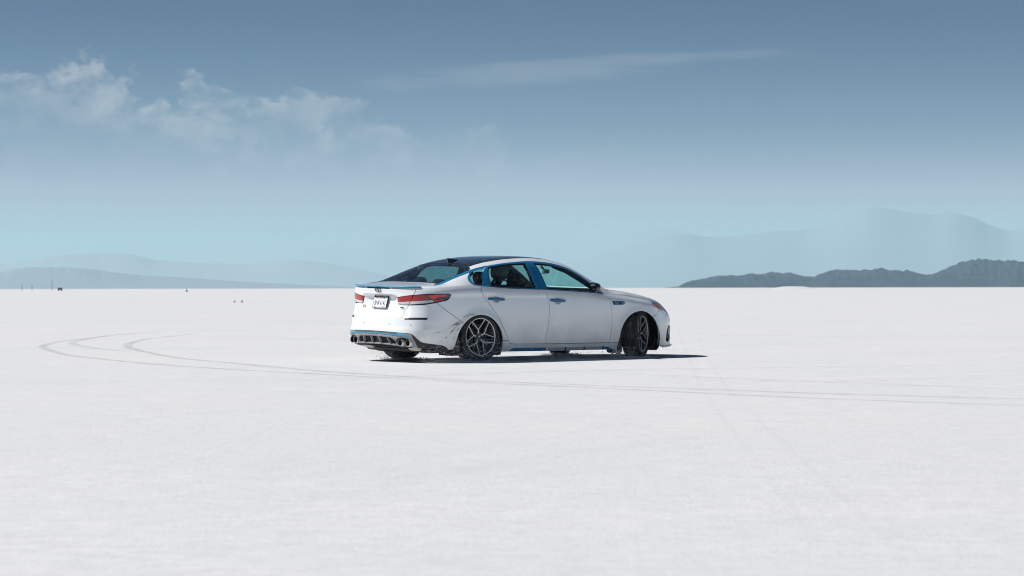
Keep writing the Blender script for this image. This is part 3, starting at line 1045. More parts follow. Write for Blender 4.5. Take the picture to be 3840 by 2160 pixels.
# ---- black roof panel, windscreen, bonnet
roof_r = W((.05, .392), (.2, .392), (.388, .392), (.53, .38), (.955, .351), (1.25, .338), (1.43, .352))
rf = path(roof_r, W((1.43, .352), (1.475, .2), (1.49, 0), (1.475, -.2), (1.43, -.352)), [(x, -q) for x, q in roof_r[::-1]],
          [(x, q) for x, q in gl_top[::-1]])
roof = put('roof_panel', panel_data(rf, UQ, sp=.05), M['black_gloss'], car)
put('headliner', panel_data(rf, UQ, sp=.08, off=-.035, skirt=0), M['interior_light'], roof)
ws_r = W((1.43, .352), (1.6, .42), (1.8, .50), (2.0, .575), (2.17, .66))
ws = path(ws_r, W((2.17, .66), (2.26, .5), (2.315, .25), (2.33, 0), (2.315, -.25), (2.26, -.5), (2.17, -.66)), [(x, -q) for x, q in ws_r[::-1]],
          W((1.43, -.352), (1.475, -.2), (1.49, 0), (1.475, .2), (1.43, .352)))
put('windscreen', panel_data(ws, UQ, sp=.05, off=-.003, skirt=.004), M['glass_front'], car)
bn_r = W((2.30, .80), (2.5, .83), (2.8, .85), (3.05, .87), (3.22, .905), (3.35, .955), (3.45, .9985))
nose = [(x, qw(.9985)) for x in np.linspace(3.45, XFRONT - .004, 14)]
bonnet = path(bn_r, nose, [nose[-1], (nose[-1][0], 0), (nose[-1][0], -nose[-1][1])], [(x, -q) for x, q in nose[::-1]], [(x, -q) for x, q in bn_r[::-1]],
              W((2.30, -.80), (2.26, -.5), (2.315, -.25), (2.33, 0), (2.315, .25), (2.26, .5), (2.30, .80)))
put('bonnet', panel_data(bonnet, UQ, sp=.04), M['paint'], car)
for mir in (False, True):
    put('scuttle_trim', panel_data(path(W((2.16, .645)), W((2.235, .85)), W((2.25, .875)), W((2.305, .80)), W((2.27, .48)), W((2.24, .52))), UQ, sp=.03, off=-.004, gap=-.004, skirt=.004), M['black_trim'], car, mir)

# ---- window line (upper skin)
trim_top = [(-.011, .615), (.12, .640), (.24, .636), (.584, .618), (.955, .580)]
trim_front = [(.960, .580), (1.159, .586), (1.397, .613), (1.56, .655), (1.67, .70), (1.831, .765), (1.957, .848), (2.04, .925), (2.116, .9985)]
trim_rear = [(.02, .9985), (-.07, .993), (-.118, .980), (-.14, .915), (-.115, .83), (-.055, .72), (-.011, .615)]

# body side: rear quarter on the lower skin, C-pillar, roof rail and A-pillar on the upper one
q_top = topline(.742, 1.728, 24)
quarter = path(q_top, rear_edge, [(2.147, .295), (2.045, .295)], arc(ca, RA, math.degrees(math.atan2(.295 - ca[1], 2.045 - ca[0])), A_BL), bump_line[::-1],
               [(.966, .789), (1.111, .818)], lamp_tip[::-1], lamp_out[::-1], [(.667, .880), (.705, .926), (.742, q_top[0][1])])
qd = panel_data(quarter, S, sp=.03, rows=(.6, .63, .66))
xq = float(S(.742, q_top[0][1])[0])
rail = path(W((-.62, .9985), (-.3, .9985), (.02, .9985)), W(*trim_rear), W(*trim_top[:-1]), W(*([(.955, .580)] + trim_front[1:])),
            W((2.116, .9985), (2.2, .9985)), W((2.2, .9985), (2.24, .85), (2.17, .66)), ws_r[::-1], roof_r[::-1], gl_side[::-1][0:], deck_side[::-1],
            W((-.90, .93), (xq, .9985)), W((xq, .9985), (-.62, .9985)))
rd_ = panel_data(rail, UQ, sp=.035)
for mir in (False, True):
    put('body_side', join([qd, rd_]), M['paint'], car, mir)

# ---- doors
q_hole = W((.0, .683), (.2, .695), (.03, .9955), (-.075, .986), (-.103, .93), (-.080, .845))
qh = path(W((.0, .683), (.1, .690), (.2, .695)), W((.2, .695), (.115, .84), (.032, .9955)), W((.032, .9955), (-.055, .988), (-.098, .965), (-.103, .90), (-.07, .80), (.0, .683)))
rdh = path(W((.278, .691), (.555, .672), (.891, .664)), W((.891, .664), (.90, .83), (.912, .9962)), W((.912, .9962), (.55, .9962), (.172, .9962)), W((.172, .9962), (.183, .9)), W((.183, .9), (.23, .78), (.278, .691)))
fdh = path(W((1.030, .666), (1.213, .666), (1.40, .690), (1.58, .733), (1.75, .790), (1.90, .858), (2.0, .94), (2.05, .9962)), W((2.05, .9962), (1.6, .9962), (1.097, .9962)), W((1.097, .9962), (1.06, .83), (1.030, .666)))
q_out = path(W(*trim_rear), W((-.011, .615), (.12, .640), (.235, .636)), W((.235, .636), (.13, .82), (.02, .9985)))
rd_out = path(W((.245, .636), (.584, .618), (.955, .580)), W((.955, .580), (.975, .78), (1.004, .9985)), W((1.004, .9985), (.5, .9985), (.03, .9985)), W((.03, .9985), (.14, .82), (.245, .636)))
fd_out = path(W(*trim_front), W((2.116, .9985), (1.6, .9985), (1.010, .9985)), W((1.010, .9985), (.980, .78), (.960, .580)))

door_r = path(topline(1.728, 2.722, 20), b_gap, [(2.787, .237), (2.249, .245)], rear_edge2[::-1], rear_edge[::-1])
door_f = path(topline(2.722, 3.838, 20), front_edge, [(3.89, .234), (2.787, .237)], b_gap[::-1])
dr, df = panel_data(door_r, S, sp=.045), panel_data(door_f, S, sp=.045)


def shrink(poly, d): return inset(poly, d)


def window_set(parent, mir, out, hole, gmat, extra=.020):
    put('window_trim', panel_data(out, UQ, [hole], sp=.03, off=.003, gap=.001, skirt=.010), M['blue'], parent, mir)
    inner = shrink(hole, extra)
    put('window_seal', panel_data(hole, UQ, [inner], sp=.03, off=-.003, gap=-.002, skirt=.012), M['rubber'], parent, mir)
    put('window_pane', panel_data(inner, UQ, sp=.05, off=-.010, gap=-.004, skirt=.004), gmat, parent, mir)


def handle(parent, mir, s0, s1, z0, z1):
    """pull handle bar over a scooped cup"""
    cs, cz = (s0 + s1) / 2, (z0 + z1) / 2
    L = (s1 - s0) / 2
    rows = []
    n = 17
    v, f = [], []
    for i in range(n):
        u = -1 + 2 * i / (n - 1)
        s, z = cs + u * L, z0 + (z1 - z0) * (u + 1) / 2
        end = (1 - abs(u) ** 5)
        hw = .0195 * (0.55 + .45 * end)
        lift = .006 + .030 * end ** .6
        p = S(s, z)
        for dz, dy in ((-hw, lift * .55), (-hw * .5, lift), (hw * .6, lift), (hw, lift * .6), (hw * .8, lift * .25), (-hw * .8, lift * .2)):
            q = S(s, z + dz); v.append((q[0], q[1] - dy, q[2]))
    m = 6
    for i in range(n - 1):
        for k in range(m):
            l = (k + 1) % m
            f.append((i * m + k, i * m + l, (i + 1) * m + l, (i + 1) * m + k))
    f += [tuple(range(m)), tuple(range((n - 1) * m, n * m))[::-1]]
    if mir: v = [(a, -b, c) for a, b, c in v]
    MB().add(v, f).build('door_handle', M['blue'], parent, pose=True)
    cup = path([(cs - .060, cz + .004), (cs - .045, cz - .035), (cs - .02, cz - .048), (cs + .02, cz - .050), (cs + .045, cz - .037), (cs + .060, cz), (cs + .03, cz + .026), (cs - .03, cz + .03), (cs - .060, cz + .004)], step=.01)
    put('handle_cup', panel_data(cup, S, sp=.02, off=.0015, gap=0, skirt=.002), M['sill_grey'], parent, mir)


for mir in (False, True):
    d = put('rear_door', dr, M['paint'], car, mir)
    window_set(d, mir, rd_out, rdh, M['glass_side'])
    handle(d, mir, 1.795, 2.075, .838, .826)
    d = put('front_door', df, M['paint'], car, mir)
    window_set(d, mir, fd_out, fdh, M['glass_front'])
    handle(d, mir, 2.838, 3.11, .814, .803)
    # quarter window belongs to the body side
    qt = put('quarter_window', panel_data(shrink(qh, .008), UQ, sp=.04, off=-.008, gap=-.004, skirt=.004), M['glass_side'], car, mir)
    put('window_trim', panel_data(q_out, UQ, [qh], sp=.03, off=.003, gap=.001, skirt=.010), M['blue'], qt, mir)
    # blue spear running down the C-pillar beside the rear glass
    spear = path(W((.235, .636), (.12, .645), (-.011, .618), (-.029, .672), (-.244, .676), (-.487, .697), (-.655, .79)),
                 W((-.655, .79), (-.60, .66), (-.53, .585), (-.28, .583), (.003, .594), (.12, .617), (.241, .628)))
    put('pillar_trim', panel_data(spear, UQ, sp=.03, off=.0045, gap=0, skirt=.006), M['blue'], car, mir)

# mirrors on the front doors
for mir in (False, True):
    b = MB()
    prof = [(0, .0), (.25, .55), (.5, .82), (.75, .96), (1, 1)]
    v, f = [], []
    n = 20
    for k, (t, sc) in enumerate([(0.0, .55), (.12, .80), (.35, .97), (.6, 1.0), (.85, .96), (1.0, .90)]):
        x = 1.925 - t * .075
        for i in range(n):
            a = 2 * math.pi * i / n
            cx = abs(math.cos(a)) ** .6 * math.copysign(1, math.cos(a)); sy = abs(math.sin(a)) ** .65 * math.copysign(1, math.sin(a))
            v.append((x + .020 * cx * (1 - t), -.955 - .074 * sc * cx, .985 + .062 * sc * sy - .012 * cx * sc))
    for k in range(5):
        for i in range(n):
            j = (i + 1) % n
            f.append((k * n + i, k * n + j, (k + 1) * n + j, (k + 1) * n + i))
    f.append(tuple(range(n)))
    b.add(v, f)
    b.add([(1.93, -.845, .925), (2.02, -.845, .925), (1.98, -.92, .950), (1.91, -.92, .950), (1.93, -.845, .965), (2.01, -.845, .965), (1.97, -.92, .985), (1.90, -.92, .985)],
          [(0, 1, 2, 3), (4, 7, 6, 5), (0, 4, 5, 1), (1, 5, 6, 2), (2, 6, 7, 3), (3, 7, 4, 0)])
    if mir: b.v = [(p[0], -p[1], p[2]) for p in b.v]
    mo = b.build('side_mirror', M['black_gloss'], car, pose=True)
    v = [(1.852, -.955 - .060 * math.cos(a), .985 + .047 * math.sin(a) - .012 * math.cos(a)) for a in np.linspace(0, 2 * np.pi, 25)[:-1]]
    if mir: v = [(p[0], -p[1], p[2]) for p in v]
    mesh_obj('mirror_glass', POSE(np.array(v)), [tuple(range(24))], M['mirror'], mo)

# ---- sills with their blue insert
sill = path([(2.045, .295), (2.147, .295)], rear_edge2, [(2.249, .245), (2.787, .237)], [(2.787, .237), (3.89, .234)], [(3.89, .234), (4.08, .232)],
            arc(fa, RF, 187.3, 201, 4), [(4.09, .138), (3.85, .137), (2.8, .140), (2.06, .144)], arc(ca, RA, -17, 6, 4))
for mir in (False, True):
    so = put('sill', panel_data(sill, S, sp=.04), M['paint'], car, mir)
    put('blue_insert', panel_data(path([(2.17, .150), (2.20, .172), (2.245, .194)], [(2.245, .194), (2.794, .189)], [(2.794, .189), (2.80, .147)], [(2.80, .147), (2.17, .150)]), S, sp=.03, off=.006, gap=0, skirt=.008), M['blue'], so, mir)
    put('blue_insert', panel_data(path([(3.815, .186), (3.90, .175), (3.994, .142)], [(3.994, .142), (3.815, .144)]), S, sp=.03, off=.006, gap=0, skirt=.008), M['blue'], so, mir)
    for k in range(3):
        a, b_ = 2.83 + k * .33, 2.83 + k * .33 + .29
        put('bare_sill_section', panel_data(path([(a, .186)], [(b_, .185)], [(b_, .148)], [(a, .149)]), S, sp=.04, off=.003, gap=0, skirt=.004), M['sill_grey'], so, mir)
        put('bracket', panel_data(path([(b_ + .008, .188)], [(b_ + .030, .187)], [(b_ + .030, .142)], [(b_ + .008, .142)]), S, sp=.03, off=.005, gap=0, skirt=.006), M['black_trim'], so, mir)

# ---- front wing
wing_top = topline(3.838, 4.756, 18)
wing = path(wing_top, [wing_top[-1], (4.756, .773), (4.755, .723)], [(4.755, .723), (4.868, .665)], [(4.868, .665), (4.795, .609), (4.705, .583)],
            arc(fa, RF, math.degrees(math.atan2(.583 - fa[1], 4.705 - fa[0])), 187.3), [(4.08, .232), (3.89, .234)], front_edge[::-1])
wd = panel_data(wing, S, sp=.035)
x_end = float(S(4.756, wing_top[-1][1])[0])
wt = path(W((2.2, .9985), (2.5, .9985), (2.8, .9985), (3.1, .9985), (3.45, .9985)), bn_r[::-1], W((2.30, .80), (2.25, .86), (2.2, .9985)))
wu = panel_data(wt, UQ, sp=.035)
for mir in (False, True):
    w_ = put('front_wing', join([wd, wu]), M['paint'], car, mir)
    vent = path([(3.936, .798), (4.05, .796), (4.151, .791)], [(4.151, .791), (4.178, .773), (4.134, .745)], [(4.134, .745), (3.96, .745)], [(3.96, .745), (3.945, .765), (3.936, .798)])
    ve = put('vent_trim', panel_data(vent, S, sp=.02, off=.004, gap=0, skirt=.005), M['blue'], w_, mir)
    vi = path([(3.95, .789), (4.10, .786)], [(4.10, .786), (4.115, .768), (4.085, .753)], [(4.085, .753), (3.968, .753)])
    put('vent_panel', panel_data(vi, S, sp=.02, off=.006, gap=0, skirt=.003), M['black_trim'], w_, mir)

# ---- headlamps
hl_top = topline(4.756, 5.26, 10)
hl = path(hl_top, [hl_top[-1], (5.27, .66), (5.20, .60)], [(5.20, .60), (5.124, .592), (4.98, .625), (4.868, .665)], [(4.868, .665), (4.755, .723), (4.752, .76), hl_top[0]])
for mir in (False, True):
    h = put('headlamp', panel_data(hl, S, sp=.03, off=-.002), M['headlamp'], car, mir)
    put('amber_reflector', panel_data(path([(4.775, .745), (4.80, .753), (4.93, .735)], [(4.93, .735), (4.905, .70), (4.985, .648)], [(4.985, .648), (4.93, .660), (4.87, .680), (4.775, .745)]), S, sp=.03, off=.001, gap=0, skirt=.002), M['amber'], h, mir)
    put('blue_brow', panel_data(path([(4.752, .765), (4.80, .782)] , topline(4.80, 5.20, 8, .004), [(5.20, .700), (5.0, .735), (4.83, .757), (4.752, .765)]), S, sp=.03, off=.002, gap=0, skirt=.003), M['blue'], h, mir)
    put('lamp_bezel', panel_data(path([(5.10, .655), (5.17, .700), (5.22, .65), (5.17, .612)]), S, sp=.03, off=.001, gap=0, skirt=.002), M['blue_pale'], h, mir)

# ---- front bumper, grille
def q_of(l): return [(SMAX - s, z) for s, z in l]
fb_r = q_of([(4.705, .583), (4.795, .609), (4.868, .665)]) + []
hl_low = q_of([(4.868, .665), (4.98, .625), (5.124, .592), (5.20, .60)])
lowr = q_of(arc(fa, RF, -17, math.degrees(math.atan2(.583 - fa[1], 4.705 - fa[0])), 16))
Z1 = .60
nose_z = q_of(topline(5.275, SMAX - .001, 14, .003))
fb = path(fb_r, hl_low, [hl_low[-1], nose_z[0]], nose_z + [(-a, b) for a, b in nose_z[::-1]], [(-nose_z[0][0], nose_z[0][1]), (-hl_low[-1][0], hl_low[-1][1])], [(-a, b) for a, b in hl_low[::-1]], [(-a, b) for a, b in fb_r[::-1]],
          [(-a, b) for a, b in lowr[::-1]], [(-lowr[0][0], lowr[0][1]), (-1.05, .152), (-.75, .176), (0, .185), (.75, .176), (1.05, .152), lowr[0]], lowr)
grille = path([(.48, .545), (.48, .42), (.35, .37), (-.35, .37), (-.48, .42), (-.48, .545)], [(-.48, .545), (0, .555), (.48, .545)])
fogs = []
for sg in (1, -1):
    fogs.append(path([(sg * a, b) for a, b in q_of([(5.16, .455), (5.24, .44), (5.30, .36), (5.30, .27), (5.118, .216)])], [(sg * a, b) for a, b in q_of([(5.118, .216), (5.054, .248), (5.057, .328), (5.10, .41), (5.16, .455)])]))
bump_f = put('front_bumper', panel_data(fb, SF, [grille] + fogs, sp=.035), M['paint'], car)
put('grille', panel_data(grille, SF, sp=.05, off=-.02, gap=-.004, skirt=.002), M['black_trim'], bump_f)
for g in fogs:
    put('fog_lamp_recess', panel_data(g, SF, sp=.03, off=-.022, gap=-.004, skirt=.002), M['black_trim'], bump_f)
for sg in (1, -1):
    put('fog_lamp', panel_data(path([(sg * a, b) for a, b in q_of([(5.20, .42)])], [(sg * a, b) for a, b in q_of([(5.29, .36)])], [(sg * a, b) for a, b in q_of([(5.29, .31)])], [(sg * a, b) for a, b in q_of([(5.20, .33)])]), SF, sp=.03, off=-.006, gap=0, skirt=.01), M['headlamp'], bump_f)
# lip under the bumper
lp = [(a, .178 - .020 * abs(a / 1.0) ** 2) for a in np.linspace(-1.02, 1.02, 41)]
v, f = [], []
for a, z in lp:
    p = SF(a, z); o_ = p - np.array([2.2, 0, p[2]]); o_ /= np.linalg.norm(o_)
    for q in (p + o_ * .022 + [0, 0, .004], p + o_ * .020 - [0, 0, .010], p - o_ * .03 - [0, 0, .014], p - o_ * .03 + [0, 0, .010]): v.append(q)
for i in range(40):
    for k in range(4): f.append((i * 4 + k, i * 4 + (k + 1) % 4, i * 4 + 4 + (k + 1) % 4, i * 4 + 4 + k))
f += [(0, 1, 2, 3), (163, 162, 161, 160)]
MB().add(v, f).build('front_lip', M['paint'], bump_f, pose=True)

# ---- rear bumper
low_r = [(1.222, .184), (1.164, .184)]
dif_top = [(1.164, .186), (1.108, .232), (.96, .257), (.822, .277), (.786, .296), (.732, .356), (.690, .385), (.60, .395), (.469, .398), (.25, .404), (0, .406)]
half = [[(.497, .580), (.497, .640), (.53, .690), (.582, .751)], [(.582, .751), (.79, .761), (.959, .787)], bump_line, arc(ca, RA, A_BL, 190, 14), [(1.300, .19), (1.222, .184), (1.164, .184)], dif_top]
segs = [[(-.497, .580), (0, .580), (.497, .580)]] + half
segs[-1] = dif_top + [(-a, b) for a, b in dif_top[::-1][1:]]
segs += [[(-a, b) for a, b in sg[::-1]] for sg in half[:-1][::-1]]
slot = path([(.568, .592), (.72, .597), (.880, .598)], [(.880, .598), (.866, .570)], [(.866, .570), (.70, .567), (.566, .565)], [(.566, .565), (.561, .578), (.568, .592)])
slots = [slot, slot * [-1, 1]]
bump_r = put('rear_bumper', panel_data(path(*segs), S, slots, sp=.03, rows=(.565, .573, .557)), M['paint'], car)
for g in slots:
    put('bumper_slot', panel_data(g, S, sp=.03, off=-.003, gap=-.003, skirt=.002), M['black_trim'], bump_r)
for s, z in ((.661, .498), (.292, .505), (-.257, .505), (-.661, .500)):
    ring = [(s + .011 * math.cos(a), z + .011 * math.sin(a)) for a in np.linspace(0, 2 * np.pi, 13)[:-1]]
    put('parking_sensor', panel_data(np.array(ring), S, sp=.03, off=.0015, gap=0, skirt=.002), M['sill_grey'], bump_r)

# diffuser: grey moulding with fin pockets, exhaust openings, mesh and stripe
dif_bot = [(1.164, .150), (.96, .178), (.80, .205), (.593, .216), (.28, .230), (0, .235)]
dif = path(dif_top + [(-a, b) for a, b in dif_top[::-1][1:]], [(-a, b) for a, b in dif_bot] + dif_bot[::-1][1:])
pocket = path([(.33, .335), (0, .345), (-.33, .335)], [(-.33, .335), (-.39, .31), (-.42, .275), (-.40, .247)], [(-.40, .247), (0, .250), (.40, .247)], [(.40, .247), (.42, .275), (.39, .31), (.33, .335)])
oval = lambda sg: path([(sg * (.555 + .125 * math.cos(a) * (1.0 if math.cos(a) > 0 else 1.08)), .280 + .056 * math.sin(a)) for a in np.linspace(0, 2 * np.pi, 29)])
ovs = [oval(1), oval(-1)]
dfo = put('diffuser', panel_data(dif, S, [pocket] + ovs, sp=.03, off=.002, skirt=.03), M['diffuser'], car)
corner = path([(.690, .383), (.732, .354), (.786, .294), (.822, .275), (.96, .255), (1.108, .230), (1.160, .184)], [(1.160, .184), (1.160, .152)], [(1.160, .152), (.96, .180), (.80, .208), (.735, .213)], [(.735, .213), (.725, .28), (.690, .383)])  # shade on the diffuser corners, laid on as a dark panel
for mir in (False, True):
    put('corner_shade', panel_data(corner, S, sp=.03, off=.005, gap=.002, skirt=.006), M['black_trim'], dfo, mir)
put('pocket_floor', panel_data(pocket, S, sp=.04, off=-.045, gap=-.01, skirt=.002), M['pocket'], dfo)
for s in (-.255, -.085, .085, .262):
    b = MB()
    v = []
    for z, zz in ((.247, 0), (.345, 0)):
        for dx in (.005, -.048):
            for ds in (-.006, .006):
                p = S(s + ds + (z - .247) * -.0 + (s * .12 if z < .3 else 0), z)
                v.append((p[0] - dx, p[1], p[2]))
    b.add(v, [(0, 1, 3, 2), (4, 6, 7, 5), (0, 4, 5, 1), (2, 3, 7, 6), (0, 2, 6, 4), (1, 5, 7, 3)])
    b.build('diffuser_fin', M['diffuser'], dfo, smooth=False, pose=True)
for sg in (1, -1):
    o_ = path([(sg * (.555 + .125 * math.cos(a)), .280 + .056 * math.sin(a)) for a in np.linspace(0, 2 * np.pi, 29)])
    put('exhaust_recess', panel_data(o_, S, sp=.04, off=-.06, gap=-.012, skirt=.002), M['rubber'], dfo)
    for k, yy in enumerate((.492, .612)):
        x0 = float(S(yy, .275)[0]) - .012
        prof = [(.0445, 0), (.0470, .003), (.0480, .012), (.046, .12), (.042, .12), (.0435, .010), (.0445, 0)]
        ex = MB().lathe(prof, 32).build('exhaust_tip', M['chrome'], car, xf=Matrix.Translation((x0, -sg * yy, .272)) @ Matrix.Rotation(-math.pi / 2, 4, 'Z') @ Matrix.Identity(4), pose=True)
        MB().lathe([(.0, .07), (.0420, .07), (.0428, .006)], 32).build('inner_pipe', M['soot'], ex, xf=Matrix.Translation((x0, -sg * yy, .272)) @ Matrix.Rotation(-math.pi / 2, 4, 'Z'), pose=True)
stripe_u = [(.62, .372), (.55, .386), (.469, .389), (.25, .396), (0, .398)]
stripe_l = [(.0, .376), (.25, .374), (.469, .367), (.60, .351), (.65, .345)]
put('blue_stripe', panel_data(path(stripe_u + [(-a, b) for a, b in stripe_u[::-1][1:]], [(-a, b) for a, b in stripe_l[::-1]] + stripe_l[1:], [(.65, .345), (.66, .352), (.62, .372)]), S, sp=.03, off=.009, gap=0, skirt=.008), M['blue_pale'], dfo)
mesh_bg = path([(.462, .402), (0, .407), (-.462, .402)], [(-.452, .386), (0, .391), (.452, .386)])
mg = put('mesh_grille', panel_data(mesh_bg, S, sp=.03, off=.0105, gap=0, skirt=.006), M['black_trim'], dfo)
for r in range(2):
    for k in range(26):
        s = -.445 + .0342 * k + (.017 if r else 0)
        if abs(s) > .445: continue
        z = .4035 - .0075 * r - .004 * (s / .46) ** 2
        put('mesh_bar', panel_data(np.array([(s - .010, z - .0018), (s + .010, z - .0018), (s + .013, z + .0018), (s - .007, z + .0018)]), S, sp=.03, off=.0125, gap=0, skirt=.003), M['diffuser'], mg)

# ---- tail lamps
for mir in (False, True):
    t = put('tail_lamp', panel_data(path(lamp_out, lamp_tip, lamp_low, [(.584, .754), (.62, .81), (.667, .880)]), S, sp=.03, off=.002), M['lamp_smoke'], car, mir)
    put('red_lens', panel_data(path([(.676, .877), (.75, .884), (.823, .890)], [(.823, .890), (.85, .855), (.868, .824)], [(.868, .824), (.75, .812), (.615, .803)], [(.615, .803), (.64, .84), (.676, .877)]), S, sp=.03, off=.0035, gap=0, skirt=.002), M['lamp_red'], t, mir)
    put('clear_strip', panel_data(path([(.607, .799), (.75, .809), (.917, .820)], [(.917, .820), (.939, .799)], [(.939, .799), (.839, .783), (.70, .768), (.590, .760)], [(.590, .760), (.598, .78), (.607, .799)]), S, sp=.03, off=.0035, gap=0, skirt=.002), M['lamp_white'], t, mir)
    put('red_reflector', panel_data(path([(.864, .884), (1.0, .887), (1.123, .888)], [(1.123, .888), (1.113, .872)], [(1.113, .872), (.990, .862)], [(.990, .862), (.954, .831)], [(.954, .831), (.925, .827)]), S, sp=.03, off=.0035, gap=0, skirt=.002), M['lamp_bright'], t, mir)
    put('red_reflector', panel_data(path([(.934, .823), (1.081, .833)], [(1.081, .833), (1.069, .819)], [(1.069, .819), (.956, .802)]), S, sp=.03, off=.0035, gap=0, skirt=.002), M['lamp_bright'], t, mir)
    t2 = put('boot_lamp', panel_data(path(lamp_in_top, [(.663, .882), (.617, .81), (.580, .756)], lamp_in_low, [(.407, .752), (.387, .764), (.366, .843)]), S, sp=.03, off=.002), M['lamp_smoke'], boot, mir)
    put('red_lens', panel_data(path([(.372, .841), (.541, .864), (.655, .879)], [(.655, .879), (.62, .82), (.607, .803)], [(.607, .803), (.388, .788)], [(.388, .788), (.372, .841)]), S, sp=.03, off=.0035, gap=0, skirt=.002), M['lamp_red'], boot, mir)
    put('clear_strip', panel_data(path([(.388, .785)], [(.602, .799)], [(.580, .760)], [(.410, .755)]), S, sp=.03, off=.0035, gap=0, skirt=.002), M['lamp_white'], boot, mir)


# ---- lettering
def text_mesh(name, body, size, mat, parent, xf, pose=True, extrude=.0008, squeeze=1.0, shear=0.0):
    cu = bpy.data.curves.new(name, 'FONT')
    cu.body = body; cu.size = size; cu.extrude = extrude
    cu.align_x = 'CENTER'; cu.align_y = 'CENTER'; cu.shear = shear; cu.resolution_u = 3
    tmp = bpy.data.objects.new(name, cu)
    C.objects.link(tmp)
    dg = bpy.context.evaluated_depsgraph_get()
    me = bpy.data.meshes.new_from_object(tmp.evaluated_get(dg))
    bpy.data.objects.remove(tmp)
    v = np.array([tuple(xf @ Vector((p.co.x * squeeze, p.co.y, p.co.z))) for p in me.vertices])
    if pose: v = POSE(v)
    for i, p in enumerate(me.vertices): p.co = v[i]
    me.materials.clear(); me.materials.append(mat); me.name = name; me.update()
    return link(bpy.data.objects.new(name, me), parent)


# text frame on the rear: local x -> -y of the car, local y -> up, local z -> rearward
def rear_frame(x, y, z, tilt=0.0):
    return Matrix.Translation((x, y, z)) @ Matrix(((0, 0, -1), (-1, 0, 0), (0, 1, 0))).to_4x4() @ Matrix.Rotation(-tilt, 4, 'X')


# number plate, leaning back with the recess
pf = rear_frame(-.963, 0, .782, rad(15))
pm = MB().box((0, 0, 0), (.318, .168, .008), bev=.003)
plate = pm.build('number_plate', M['black_trim'], boot, xf=pf, pose=True)
MB().box((0, -.002, .0055), (.286, .118, .003), bev=.001).build('plate_face', M['plate'], plate, xf=pf, pose=True)
text_mesh('plate_number', 'BNK4142', .092, M['plate_blue'], plate, pf @ Matrix.Translation((0, -.020, .0078)), squeeze=.66)
text_mesh('state_name', 'WASHINGTON', .027, M['plate_red'], plate, pf @ Matrix.Translation((-.040, .046, .0078)), squeeze=.8)
MB().box((.072, .044, .0076), (.030, .022, .001)).build('green_sticker', M['sticker_green'], plate, xf=pf, pose=True, smooth=False)
MB().box((.110, .042, .0076), (.030, .022, .001)).build('grey_sticker', M['light_grey'], plate, xf=pf, pose=True, smooth=False)
MB().box((0, -.071, .0062), (.30, .022, .004), bev=.001).build('plate_frame_foot', M['sill_grey'], plate, xf=pf, pose=True)
m = MB()
for k in range(3):
    a = -.045 + k * .034
    m.add([(a - .012, -.080, .009), (a + .012, -.080, .009), (a + .030, -.060, .009), (a + .006, -.060, .009)], [(0, 1, 2, 3)])
m.build('frame_emblem', M['plate'], plate, xf=pf, pose=True, smooth=False)
m = MB()
for k in range(22):
    if k in (9, 12): continue
    m.box((-.118 + k * .0112, .073, .0048), (.0075, .009 + .003 * ((k * 7) % 3 == 0), .001))
m.build('frame_lettering', M['light_grey'], plate, xf=pf, pose=True, smooth=False)
for sx in (-.10, .08):
    MB().lathe([(0, -.0095), (.005, -.009), (.006, -.006)], 12).build('plate_screw', M['black_trim'], plate, xf=pf @ Matrix.Translation((sx, .060, 0)) @ Matrix.Rotation(math.pi / 2, 4, 'X'), pose=True)

# round emblem: ring with a slanted K
ex_ = float(S(0, .941)[0])
ef = rear_frame(ex_ - .004, -.004, .936, rad(-12))
rp = [(.0535, -.005), (.056, -.007), (.0585, -.005), (.0585, .002), (.0535, .002), (.0535, -.005)]
em = MB().lathe([(r, y) for r, y in rp], 40).build('round_emblem', M['badge'], boot, xf=ef @ Matrix.Scale(1.12, 4, (1, 0, 0)) @ Matrix.Scale(.52, 4, (0, 1, 0)) @ Matrix.Rotation(math.pi / 2, 4, 'X'), pose=True)
m = MB()
def bar(m, p, q, w, h=.006):
    p, q = Vector(p), Vector(q); d = (q - p).normalized(); s = Vector((-d.y, d.x)) * w / 2
    c = [p - s, p + s, q + s, q - s]
    v = [(a.x, a.y, z) for z in (0, h) for a in c]
    m.add(v, [(0, 1, 2, 3), (4, 7, 6, 5), (0, 4, 5, 1), (1, 5, 6, 2), (2, 6, 7, 3), (3, 7, 4, 0)])
bar(m, (-.014, .003), (.014, .025), .012)
bar(m, (-.016, .004), (-.030, -.010), .004)
bar(m, (.002, -.001), (.030, -.021), .007)
m.build('emblem_bars', M['badge'], em, xf=ef, pose=True, smooth=False)
text_mesh('left_badge', 'K5', .052, M['gold'], boot, rear_frame(float(S(-.355, .715)[0]) - .003, .355, .716, rad(2)), shear=.2)
text_mesh('right_badge', 'TURBO', .021, M['badge'], boot, rear_frame(float(S(.47, .716)[0]) - .004, -.462, .716, rad(2)), extrude=.003)
# fender lettering
sp_ = S(4.018, .770)
for sg in (1, -1):
    fr = Matrix.Translation((sp_[0], sg * (sp_[1] - .0085), .770)) @ (Matrix(((1, 0, 0), (0, 0, -1), (0, 1, 0))) if sg > 0 else Matrix(((-1, 0, 0), (0, 0, 1), (0, 1, 0)))).to_4x4()
    text_mesh('wing_lettering', 'Turbo', .026, M['light_grey'], car, fr)

